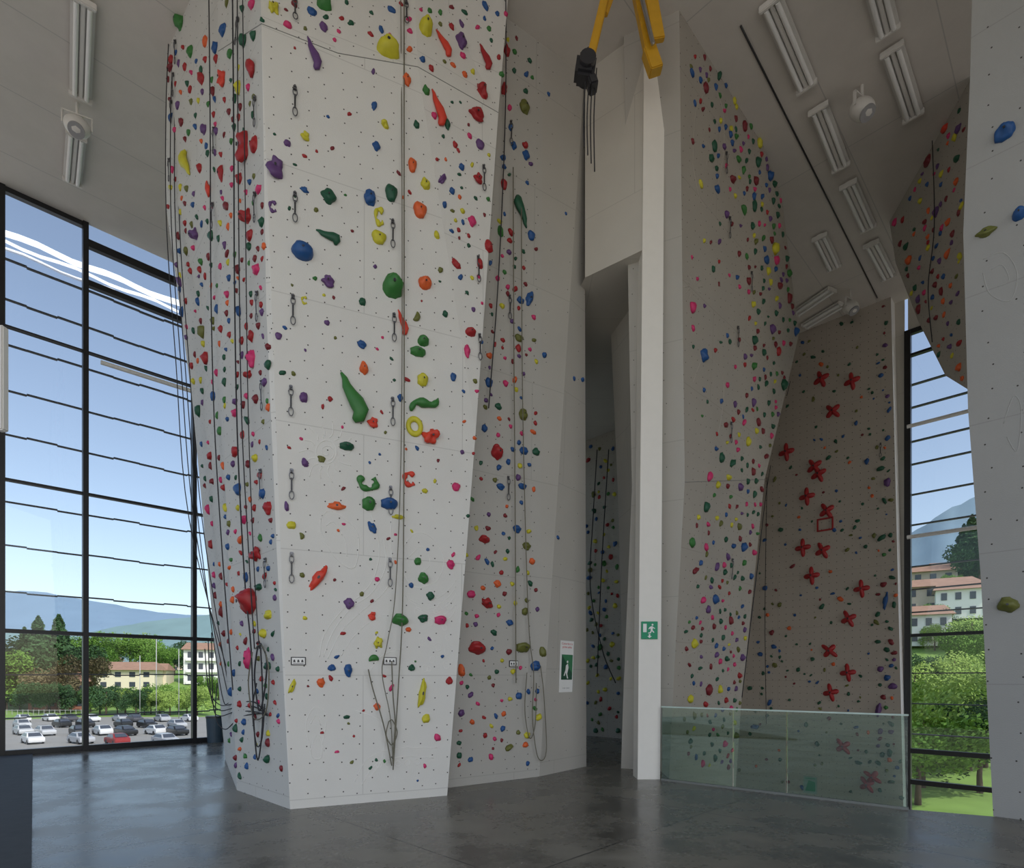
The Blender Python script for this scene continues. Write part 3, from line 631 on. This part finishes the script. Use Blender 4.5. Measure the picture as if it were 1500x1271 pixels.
# ---------------- crane
cr=empty('ceiling_crane','yellow folding crane arm hanging from the ceiling with black hoist','crane',P(900,0,8.0)); bpy.context.view_layer.update()
def beam(name,a,b,w,d_,mat,bev=.012):
    L_=(b-a).length; q=(b-a).to_track_quat('Z','Y').to_matrix().to_4x4()
    o=add(name,boxmesh(name,(w,d_,L_),mat,bev=bev),mw=Matrix.Translation((a+b)/2)@q); bpy.context.view_layer.update(); child(o,cr)
beam('arm',P(896,-45,8.0),P(864,90,8.0),.08,.11,M_crane);beam('arm',P(904,-30,8.1),P(886,22,8.05),.06,.08,M_crane)
beam('arm',P(925,-60,8.1),P(955,88,8.1),.13,.16,M_crane);beam('arm',P(944,-50,8.0),P(964,60,8.0),.09,.18,M_crane)
beam('arm_tip',P(950,74,8.1),P(961,106,8.1),.16,.18,M_crane)
beam('hydraulic_cylinder',P(936,-20,7.95),P(957,66,7.95),.05,.05,M_steel)
bm=bmesh.new(); c_=P(857,103,8.0); bm_box(bm,(.27,.24,.30),c_,RY(.15),.04); bm_cyl(bm,.11,.34,c_+Vector((.02,0,.02)),RX(1.57)); bm_box(bm,(.12,.2,.14),c_+Vector((.10,0,-.20)),RY(-.3),.02); bm_box(bm,(.05,.05,.22),c_+Vector((.03,0,.2)),RY(.2),.01)
o=add('hoist',bm_done(bm,'hoist',M_dark)); child(o,cr)
# ---------------- ceiling lamps
def lampmesh():
    bm=bmesh.new(); bm_box(bm,(1.55,.30,.03),(0,0,-.045),bev=.008); bm_box(bm,(1.55,.06,.07),(0,0,-.07),bev=.01); bm_box(bm,(1.5,.1,.05),(0,0,-.02))
    body=bm_done(bm,'housing',M_fix)
    bm=bmesh.new(); bm_cyl(bm,.034,1.46,(0,0,0),RY(math.pi/2),16); t=bm_done(bm,'tube',M_tube,False)
    bm=bmesh.new(); bm_box(bm,(.05,.32,.10),(0,0,-.075),bev=.01); e_=bm_done(bm,'end_cap',M_fix)
    return body,t,e_
LB,LT,LE=lampmesh()
def lamp(x0,y0,x1,y1,lab='white twin-tube fluorescent ceiling lamp, switched off'):
    a=Pz(x0,y0,H);b=Pz(x1,y1,H); ang=math.atan2(b.y-a.y,b.x-a.x); L_=(b-a).length
    o=empty('ceiling_lamp',lab,'lamp',(a+b)/2,'fluorescent lamps on the ceiling'); o.rotation_euler=(0,0,ang); o.scale=(max(.7,min(1.15,L_/1.55)),1,1)
    for nme,m,l in(('housing',LB,(0,0,0)),('tube',LT,(0,.08,-.1)),('tube',LT,(0,-.08,-.1)),('end_cap',LE,(.76,0,0)),('end_cap',LE,(-.76,0,0))):
        c_=bpy.data.objects.new(nme,m); COL.objects.link(c_); c_.parent=o; c_.location=l
for q in [(1128,-5,1182,122),(1198,152,1232,240),(1242,264,1272,330),(1276,352,1302,402),(1306,65,1338,165),(1280,-40,1298,30),(1200,342,1222,388),(122,-8,118,138),(112,192,106,262),(1172,452,1213,424),(1186,470,1226,446)]: lamp(*q)
def flood(x,y,s,z):
    loc=Pz(x,y,z)
    o=empty('floodlight','round white floodlight with bracket hanging under the ceiling','lamp',loc,'floodlights under the ceiling'); o.scale=(s,s,s); o.rotation_euler=(0,0,.5)
    bm=bmesh.new(); bmesh.ops.create_uvsphere(bm,u_segments=20,v_segments=12,radius=.18,matrix=RX(.6)@Matrix.Diagonal((1,1,.8,1)));
    body=bm_done(bm,'body',M_fix,True)
    bm=bmesh.new(); bm_cyl(bm,.11,.03,(0,-.08,-.125),RX(-.5),24); lens=bm_done(bm,'lens',simple('lens_grey',(.35,.35,.36),.15))
    bm=bmesh.new(); bm_box(bm,(.02,.04,.2),(.19,0,.08)); bm_box(bm,(.02,.04,.2),(-.19,0,.08)); bm_box(bm,(.40,.04,.02),(0,0,.18)); bm_cyl(bm,.02,(H-z)/s-.17,(0,0,.18+((H-z)/s-.18)/2)); br=bm_done(bm,'bracket',M_fix)
    for nme,m in(('body',body),('lens',lens),('bracket',br)):
        c_=bpy.data.objects.new(nme,m); COL.objects.link(c_); c_.parent=o
flood(113,185,1.1,11.0);flood(1263,160,1.1,11.0);flood(1246,450,1.1,10.95)
tube('ceiling_rail',[Pz(1085,38,H-.02),Pz(1285,436,H-.02)],.014,M_black,label='thin dark track rail running along the ceiling',cat='rail')
# ---------------- signs
def flat(bm,pts,z=0,mi=0):
    fc=bm.faces.new([bm.verts.new((x,y,z)) for x,y in pts]); fc.material_index=mi
def textmesh(s,size,mat,name='lettering'):
    cu=bpy.data.curves.new(name,'FONT'); cu.body=s; cu.size=size; cu.align_x='CENTER'; cu.align_y='CENTER'
    ob=bpy.data.objects.new('t',cu); COL.objects.link(ob); bpy.context.view_layer.update()
    me=bpy.data.meshes.new_from_object(ob.evaluated_get(bpy.context.evaluated_depsgraph_get())); bpy.data.objects.remove(ob); me.materials.clear(); me.materials.append(mat); return me
l,nm=hit(951,923)
es=empty('exit_sign','green emergency exit sign with running figure and arrow on white column','sign',mw=basis(l,nm))
add('plate',boxmesh('plate',(.25,.27,.02),M_green,(0,0,.012),.003),es)
bm=bmesh.new(); z=.0245
flat(bm,[(-.10,-.03),(-.045,-.03),(-.045,.10),(-.10,.10)],z)
flat(bm,circ(.045,.085,.015,.015,10)[:-1],z)
flat(bm,[(.0,.05),(.035,.065),(.055,.055),(.045,.0),(.02,.0)],z)
flat(bm,[(.02,.005),(.045,.005),(.075,-.03),(.06,-.04)],z);flat(bm,[(.02,.005),(.04,.0),(.02,-.045),(-.02,-.05),(-.02,-.035),(.008,-.032)],z)
flat(bm,[(.05,.055),(.085,.03),(.08,.02),(.045,.04)],z);flat(bm,[(.0,.05),(-.02,.02),(-.01,.012),(.012,.035)],z)
flat(bm,[(-.012,-.06),(.012,-.06),(.012,-.09),(.035,-.09),(0,-.12),(-.035,-.09),(-.012,-.09)],z)
add('pictogram',bm_done(bm,'pictogram',M_paper),es)
l,nm=hit(829,976)
po=empty('poster','white notice poster with red heading and green picture taped to wall','poster',mw=basis(l,nm,0,(1.15,1,1),.004))
add('sheet',boxmesh('sheet',(.34,.86,.006),M_paper,(0,0,.006)),po)
red=simple('red_ink',(.6,.02,.03),.6)
t=add('heading',textmesh('Come fare la',.052,red),po); t.location=(0,.38,.0105); t=add('heading',textmesh('prima salita',.052,red),po); t.location=(0,.325,.0105)
bm=bmesh.new(); flat(bm,[(-.13,-.22),(.15,-.22),(.15,.20),(-.13,.20)],.0100,0); flat(bm,[(-.13,.20),(.15,-.12),(.15,.20)],.0104,1)
flat(bm,[(-.02,.02),(.03,.05),(.05,-.02),(.02,-.12),(.05,-.2),(.02,-.2),(-.02,-.1),(-.05,-.16),(-.07,-.15),(-.03,-.06)],.0108,2); flat(bm,circ(.02,.08,.02,.022,10)[:-1],.0108,2)
add('picture',bm_done(bm,'picture',[simple('pic_dark',(.02,.09,.05),.6),simple('pic_green',(.05,.22,.10),.6),M_paper]),po)
t=add('caption',textmesh('Il nodo - la sicura',.026,M_dark),po); t.location=(0,-.36,.0105)
for x,y in((437,968),(571,968),(752,972)):
    r=hit(x,y); 
    o=empty('route_label','small white route label plate with dark frame and icons','sign',group='route label plates',mw=basis(*r))
    add('plate',boxmesh('plate',(.17,.10,.012),M_dark,(0,0,.007),.003),o); add('card',boxmesh('card',(.145,.078,.004),M_paper,(0,0,.014)),o)
    bm=bmesh.new()
    for k,xx in enumerate((-.045,0,.045)): flat(bm,[(xx-.014,-.014),(xx+.014,-.014),(xx+.006,.018),(xx-.010,.014)],.0165)
    flat(bm,[(-.06,-.03),(.06,-.03),(.06,-.024),(-.06,-.024)],.0165)
    add('icons',bm_done(bm,'icons',M_dark),o)
bpy.context.view_layer.update()
pn=(ip[1]-ip[0]).cross(ip[3]-ip[0]).normalized()
q=plane_hit(929,965,ip[0],ip[2],ip[3])
if pn.y>0: pn=-pn
o=empty('notice_sheet','narrow white notice sheet on leaning grey wall','poster',mw=basis(q,pn,0,(1,1,1),.06))
add('sheet',boxmesh('sheet',(.22,1.1,.006),M_paper),o); bm=bmesh.new()
for k in range(4): flat(bm,[(-.08,.45-k*.25),(.08,.45-k*.25),(.08,.37-k*.25),(-.08,.37-k*.25)],.005)
add('print',bm_done(bm,'print',simple('print_grey',(.25,.27,.25),.7)),o)
q=ba.lerp(bb,.66)+Vector((0,0,.17)); nb=-bn if bn.y>0 else bn
M_pap2=simple('leaflet_paper',(.36,.40,.37),.6)
o=empty('leaflet','small printed leaflet stuck low on glass balustrade','poster',mw=basis(q,nb,0,(1,1,1),-.014))
add('sheet',boxmesh('sheet',(.16,.22,.003),M_pap2),o); bm=bmesh.new(); flat(bm,[(-.06,-.08),(.06,-.08),(.06,.04),(-.02,.06)],.003); flat(bm,[(-.06,.08),(.06,.08),(.06,.09),(-.06,.09)],.003)
add('print',bm_done(bm,'print',M_green),o)
# waste bin
q=Pz(318,1086,0)
bn_=empty('waste_bin','grey-blue cylindrical waste bin by the window','bin',q+Vector((0,-.1,0)))
bm=bmesh.new(); bm_cyl(bm,.17,.6,(0,0,.3),seg=24,r2=.2); add('body',bm_done(bm,'body',simple('bin_blue',(.04,.07,.10),.5)),bn_)
bm=bmesh.new(); bm_cyl(bm,.21,.05,(0,0,.62),seg=24); add('lid',bm_done(bm,'lid',M_dark),bn_)
# ---------------- OUTSIDE
def ss(a,b,x):
    t=max(0,min(1,(x-a)/(b-a))); return t*t*(3-2*t)
GZ=-7.0
def hgt(x,y):
    d=math.hypot(x,y); r=x/max(y,1)
    z=GZ+ss(150,320,d)*12
    z+=ss(.35,.6,r)*ss(38,210,d)*31
    z+=noise.noise(Vector((x*.03,y*.03,0)))*1.2*ss(150,200,d)
    return z
gv=[];gf=[];gm=[];nx,ny=100,80
for j in range(ny):
    for i in range(nx):
        x=-520+i*10.5;y=-250+j*10.5; gv.append((x,y,hgt(x,y) if y>0 else GZ))
for j in range(ny-1):
    for i in range(nx-1):
        a=j*nx+i; gf.append((a,a+1,a+nx+1,a+nx)); gm.append(1 if gv[a][1]<25 else 0)
M_grass=simple('grass',(.18,.30,.06),.9,var=.35,scale=.3)
M_bounce=simple('neutral_bounce_ground',(.38,.345,.30),.9,var=.1,scale=.3)  # unseen ground by the building, made neutral to keep green bounce out
add('ground',mesh_from('ground',gv,gf,[M_grass,M_bounce],gm,uv=False,smooth=True),kind='structure')
M_asph=simple('asphalt',(.27,.26,.24),.9,var=.1,scale=.5)
add('parking_lot',mesh_from('parking_lot',[(-130,25,GZ+.08),(-10,25,GZ+.08),(-25,127,GZ+.08),(-150,127,GZ+.08)],[(0,1,2,3)],[M_asph],uv=False),label='grey asphalt car park outside the window',cat='car park')
def ridge(name,cols,dist,mat,lab):
    vs=[];fs=[];n=len(cols);rows=6
    for j in range(rows):
        t=j/(rows-1)
        for i,(px,py) in enumerate(cols):
            d=dist*(.55+.45*t); top=P(px,py,dist).z
            z=-20+(top+20)*(t**1.3)+ (noise.noise(Vector((i*.35,j*.8,dist)))*.07*top*math.sin(math.pi*t))
            vs.append(((px-CX)/F*d,d,z))
    for j in range(rows-1):
        for i in range(n-1): a=j*n+i; fs.append((a,a+1,a+n+1,a+n))
    add(name,mesh_from(name,vs,fs,[mat],uv=False,smooth=True),label=lab,cat='mountain')
def interp(pts,n):
    out=[]
    for i in range(n):
        x=pts[0][0]+(pts[-1][0]-pts[0][0])*i/(n-1)
        for (a,b),(c_,d_) in zip(pts,pts[1:]):
            if a<=x<=c_: out.append((x,b+(d_-b)*(x-a)/(c_-a)+2.5*noise.noise(Vector((x*.06,0,0))))); break
    return out
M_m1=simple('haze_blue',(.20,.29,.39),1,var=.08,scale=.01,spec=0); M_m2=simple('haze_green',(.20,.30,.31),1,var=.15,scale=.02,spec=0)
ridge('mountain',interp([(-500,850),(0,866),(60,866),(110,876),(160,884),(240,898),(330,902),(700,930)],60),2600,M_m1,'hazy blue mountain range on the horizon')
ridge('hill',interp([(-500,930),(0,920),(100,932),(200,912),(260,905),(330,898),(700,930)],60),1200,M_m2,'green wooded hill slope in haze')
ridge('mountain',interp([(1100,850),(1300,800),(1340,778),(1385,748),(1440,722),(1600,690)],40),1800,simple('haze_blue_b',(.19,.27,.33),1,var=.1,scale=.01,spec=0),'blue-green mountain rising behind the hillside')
# trees
M_leafs=[simple('leaf_'+n_,c_,.8,var=.45,scale=1.5,spec=.2) for n_,c_ in (('mid',(.13,.25,.04)),('dark',(.05,.11,.04)),('light',(.28,.40,.09)),('brown',(.17,.14,.07)))]
M_trunk=simple('bark',(.10,.07,.05),.9)
def leafmesh(nl,kind,seed,size):
    random.seed(seed); vs=[];fs=[]
    cl=[(Vector((random.uniform(-.32,.32),random.uniform(-.32,.32),random.uniform(.30,.82))),random.uniform(.12,.22)) for _ in range(16)]
    for i in range(nl):
        if kind=='con':
            t=random.random()**.7; z=1-t*.88; rr=.30*t**.8*(.6+.4*abs(math.sin(z*22)))*random.uniform(.5,1); a=random.uniform(0,6.283); c_=Vector((rr*math.cos(a),rr*math.sin(a),z))
        else:
            q,r=random.choice(cl); dv=Vector((random.gauss(0,1),random.gauss(0,1),random.gauss(0,1))).normalized(); c_=q+dv*r*random.uniform(.65,1.1)
        a=Vector((random.gauss(0,1),random.gauss(0,1),random.gauss(0,1))).normalized()*size; b=a.orthogonal().normalized()*size*.6
        o=len(vs); vs+=[c_-a,c_-b,c_+a,c_+b]; fs.append((o,o+1,o+2,o+3))
    return mesh_from('foliage',vs,fs,[M_leafs[0]],uv=False)
LM=[leafmesh(4800,'b',1,.022),leafmesh(4800,'b',2,.022),leafmesh(4800,'b',3,.022)]; LC=[leafmesh(3600,'con',4,.026),leafmesh(3600,'con',5,.026)]
tv,tf=sweep([(0,0,-.05),(.01,0,.2),(0,.01,.45),(.02,0,.75)],[.03,.022,.016,.005],7); TM=mesh_from('trunk',tv,tf,[M_trunk],uv=False,smooth=True)
random.seed(11)
def tree(px,d,ht,mi,con=False,z=None):
    if px<400: d*=1.27; ht*=1.27
    x=(px-CX)/F*d; zz=hgt(x,d) if z is None else z
    nmn={0:'leafy green',1:'dark green',2:'light green',3:'brownish'}[mi]
    o=empty('tree',f"{nmn} {'conifer' if con else 'broadleaf tree'} outside the window",'tree',(x,d,zz-.1),'trees outside'); w=ht*random.uniform(.9,1.2) if not con else ht
    o.scale=(w,w,ht); o.rotation_euler=(0,0,random.uniform(0,6))
    fo=bpy.data.objects.new('foliage',random.choice(LC if con else LM)); COL.objects.link(fo); fo.parent=o; fo.material_slots[0].link='OBJECT'; fo.material_slots[0].material=M_leafs[mi]
    tk=bpy.data.objects.new('trunk',TM); COL.objects.link(tk); tk.parent=o
for q in [(56,112,17.5,1,True),(86,115,18,1,True),(36,118,15,1,True),(18,112,14,1),(6,108,12,0),(112,112,11,3),(72,108,9,3),(98,116,13,1)]: tree(*q)
for i in range(13): tree(132+i*13+random.uniform(-3,3),random.uniform(103,110),random.uniform(4.5,6.5),random.choice([0,0,2,1]))
for i in range(6): tree(10+i*19,random.uniform(104,108),random.uniform(4,6),random.choice([0,1,3]))
for q in [(165,190,14,0),(190,200,15,2),(215,195,14,0),(238,185,10,0),(255,190,11,1),(150,180,11,0),(280,210,11,1),(312,215,12,0),(120,185,12,0),(300,150,5,0),(320,140,6,0)]: tree(*q)
for i in range(40):
    d=38+i*4.2; tree(1335+random.uniform(0,125),d,random.uniform(5,8) if d<70 else random.uniform(4,6.5),random.choice([0,0,2,2,1]))
for q in [(1412,150,17,1,True),(1424,146,19,1,True),(1434,140,14,1),(1350,48,7,0),(1420,46,8,2),(1375,52,7,2),(1436,40,7,1)]: tree(*q)
# houses
M_roof=simple('roof_tile',(.32,.19,.13),.9,var=.25,scale=1);M_win=simple('window_dark',(.06,.07,.09),.2)
def house(px,d,w,dp,ht,wallc,rot,lab,floors=2):
    if px<400: d*=1.27;w*=1.27;dp*=1.27;ht*=1.27
    x=(px-CX)/F*d; zz=hgt(x,d)-.5
    o=empty('house',lab,'house',(x,d,zz)); o.rotation_euler=(0,0,rot)
    add('body',boxmesh('body',(w,dp,ht),simple('stucco',wallc,.9,var=.05),(0,0,ht/2)),o)
    rv=[(-w*.56,-dp*.6,ht),(w*.56,-dp*.6,ht),(w*.56,dp*.6,ht),(-w*.56,dp*.6,ht),(-w*.45,0,ht+dp*.24),(w*.45,0,ht+dp*.24)]
    add('roof',mesh_from('roof',rv,[(0,1,5,4),(2,3,4,5),(1,2,5),(3,0,4),(3,2,1,0)],[M_roof],uv=False),o)
    for fl_ in range(floors):
        for k in range(4):
            q=add('window',boxmesh('window',(w*.1,.15,ht/floors*.5),M_win),o); q.location=(-w*.36+k*w*.24,-dp/2-.02,ht/floors*(fl_+.55))
        if floors>2:
            q=add('balcony',boxmesh('balcony',(w*.9,1.2,.9),M_white,bev=.05),o); q.location=(0,-dp/2-.6,ht/floors*fl_+.5)
house(192,150,13,9,5.0,(.75,.66,.50),.3,'cream two-storey house with tiled hip roof',2)
house(225,158,8,8,4.0,(.72,.62,.48),.3,'cream annex house with brown roof',2)
house(92,113,9,8,5.5,(.36,.15,.10),.5,'red-brown house among trees',2)
house(30,150,12,8,6,(.6,.5,.4),.2,'beige house behind trees',2)
house(303,165,11,9,9.5,(.75,.74,.72),.45,'white apartment block with balconies',3)
house(150,240,12,8,5,(.7,.62,.55),.2,'small pale house on the slope',2); house(262,230,12,8,5,(.66,.5,.4),.6,'small tiled house on the slope',2)
house(1372,120,13,9,5.5,(.62,.52,.42),-.5,'brown-roofed chalet on the green hillside',2);house(1412,112,9,8,5.5,(.85,.83,.8),-.6,'white house with tiled roof on the hillside',2);house(1352,150,13,9,6,(.5,.42,.36),-.5,'wooden chalet high on the hillside',2);house(1395,165,12,9,6,(.55,.5,.45),-.4,'stone house on the hillside',2);house(1345,98,8,8,5,(.8,.78,.75),-.5,'white hillside house behind trees',2)
# cars
def carmeshes():
    prof=[(-2.1,.25),(-2.15,.6),(-2.05,.85),(-1.2,.95),(-.6,1.42),(.9,1.45),(1.65,1.0),(2.1,.9),(2.15,.5),(2.1,.25)]
    bm=bmesh.new(); L1=[bm.verts.new((x,-.85*(1 if z<1.1 else .8),z)) for x,z in prof];L2=[bm.verts.new((x,.85*(1 if z<1.1 else .8),z)) for x,z in prof]
    bm.faces.new(L1);bm.faces.new(L2[::-1]);n=len(prof)
    for i in range(n): bm.faces.new((L1[i],L2[i],L2[(i+1)%n],L1[(i+1)%n]))
    bmesh.ops.recalc_face_normals(bm,faces=bm.faces); bmesh.ops.bevel(bm,geom=list(bm.edges),offset=.05,segments=2,affect='EDGES'); body=bm_done(bm,'body',M_white)
    gp=[(-1.05,1.0),(-.56,1.36),(.85,1.38),(1.4,1.02)]; bm=bmesh.new()
    for s_ in(-1,1): bm.faces.new([bm.verts.new((x,s_*(.865 if z<1.1 else .72),z)) for x,z in gp])
    bm.faces.new([bm.verts.new(p) for p in((-1.22,-.7,1.0),(-1.22,.7,1.0),(-.70,.6,1.42),(-.70,-.6,1.42))]); bm.faces.new([bm.verts.new(p) for p in((1.68,-.7,1.06),(1.68,.7,1.06),(1.02,.6,1.46),(1.02,-.6,1.46))])
    gl=bm_done(bm,'car_window',M_win)
    bm=bmesh.new(); bm_cyl(bm,.32,.2,(0,0,0),RX(math.pi/2),18); bm_cyl(bm,.18,.22,(0,0,0),RX(math.pi/2),12); wh=bm_done(bm,'wheel',M_dark)
    return body,gl,wh
CB,CG,CW=carmeshes()
cc=[('white',(.75,.75,.75)),('silver',(.45,.46,.48)),('dark grey',(.07,.07,.08)),('silver',(.5,.51,.52)),('blue',(.04,.08,.2)),('black',(.02,.02,.02))]
CM=[(n_,simple('car_paint',c_,.3,.1,.02)) for n_,c_ in cc]; CR=('red',simple('car_paint',(.30,.03,.03),.3,.1,.02))
random.seed(5)
for row,(d,n_) in enumerate([(75,4),(87,7),(100,6),(114,8)]):
    for i in range(n_):
        px=(35 if row else 40)+i*(300-30)/n_+random.uniform(-6,6)
        x=(px-CX)/F*d; nm_,mt=random.choice(CM+CM[:2]) if random.random()>.04 else CR
        o=empty('car',f'{nm_} parked car in the car park','car',(x,d+random.uniform(-1,1),GZ+.08),'parked cars'); o.rotation_euler=(0,0,random.choice([2.5,2.45,-.65,2.55])+random.uniform(-.05,.05))
        b=bpy.data.objects.new('body',CB); COL.objects.link(b); b.parent=o; b.material_slots[0].link='OBJECT'; b.material_slots[0].material=mt
        b=bpy.data.objects.new('car_window',CG); COL.objects.link(b); b.parent=o
        for wx in(-1.3,1.3):
            for wy in(-.78,.78):
                b=bpy.data.objects.new('wheel',CW); COL.objects.link(b); b.parent=o; b.location=(wx,wy,.32)
M_pole=simple('pole_grey',(.45,.45,.44),.6)
for px,y0,d in [(229,935,115),(262,950,118),(205,960,122)]:
    top=P(px,y0,d); tube('lamp_post',[Vector((top.x,top.y,GZ+.05)),top],.07,M_pole,label='thin pale street lamp post in the car park',cat='pole',group='poles in the car park')
# fence
a=Vector((-122,128,0));b=Vector((-95,128,0)); M_fence=simple('fence_grey',(.4,.4,.38),.7)
fe=empty('fence','grey metal picket fence at the edge of the car park','fence',(a.x,a.y,GZ)); bpy.context.view_layer.update()
for k in range(24):
    p=a.lerp(b,k/23); child(add('picket',boxmesh('picket',(.07,.07,1.6),M_fence,(p.x,p.y,GZ+.85))),fe)
for z in(.4,1.5): child(add('rail',boxmesh('rail',(27,.06,.08),M_fence,(-108.5,128,GZ+z))),fe)
# ---------------- LIGHT
w=bpy.data.worlds.new('World'); S.world=w; w.use_nodes=True; nt=w.node_tree
bg=nt.nodes['Background']; sky=nt.nodes.new('ShaderNodeTexSky'); sky.sky_type='NISHITA'; sky.sun_disc=False; sky.sun_elevation=math.radians(48); sky.sun_rotation=math.radians(140); sky.air_density=1.0; sky.dust_density=1.4; sky.ozone_density=1.3
hs=nt.nodes.new('ShaderNodeHueSaturation'); hs.inputs['Saturation'].default_value=.82
nt.links.new(sky.outputs[0],hs.inputs['Color']); nt.links.new(hs.outputs[0],bg.inputs[0]); bg.inputs[1].default_value=.20
sl=bpy.data.lights.new('sun','SUN'); sl.energy=3.2; sl.angle=.01; sl.color=(1,.95,.87); so=bpy.data.objects.new('sun',sl); COL.objects.link(so)
so.rotation_euler=Vector((-.55,.55,-.80)).to_track_quat('-Z','Y').to_euler()
al=bpy.data.lights.new('facade_fill','AREA'); al.shape='RECTANGLE'; al.size=12; al.size_y=5; al.energy=230; al.color=(1,.94,.85)  # added fill light behind the camera, boosts daylight from unseen rear side
ao=bpy.data.objects.new('facade_fill',al); COL.objects.link(ao); ao.location=(-3,-6.5,3.2); ao.rotation_euler=(math.radians(90),0,0)
# ---------------- CAMERA
cam=bpy.data.cameras.new('Camera'); cam.sensor_width=36; cam.sensor_fit='HORIZONTAL'; cam.lens=F/1500*36; cam.shift_y=(HY-635.5)/1500; cam.clip_end=6000
co=bpy.data.objects.new('Camera',cam); COL.objects.link(co); co.location=(0,0,EYE); co.rotation_euler=(math.radians(90),0,0); S.camera=co
S.view_settings.view_transform='Standard'
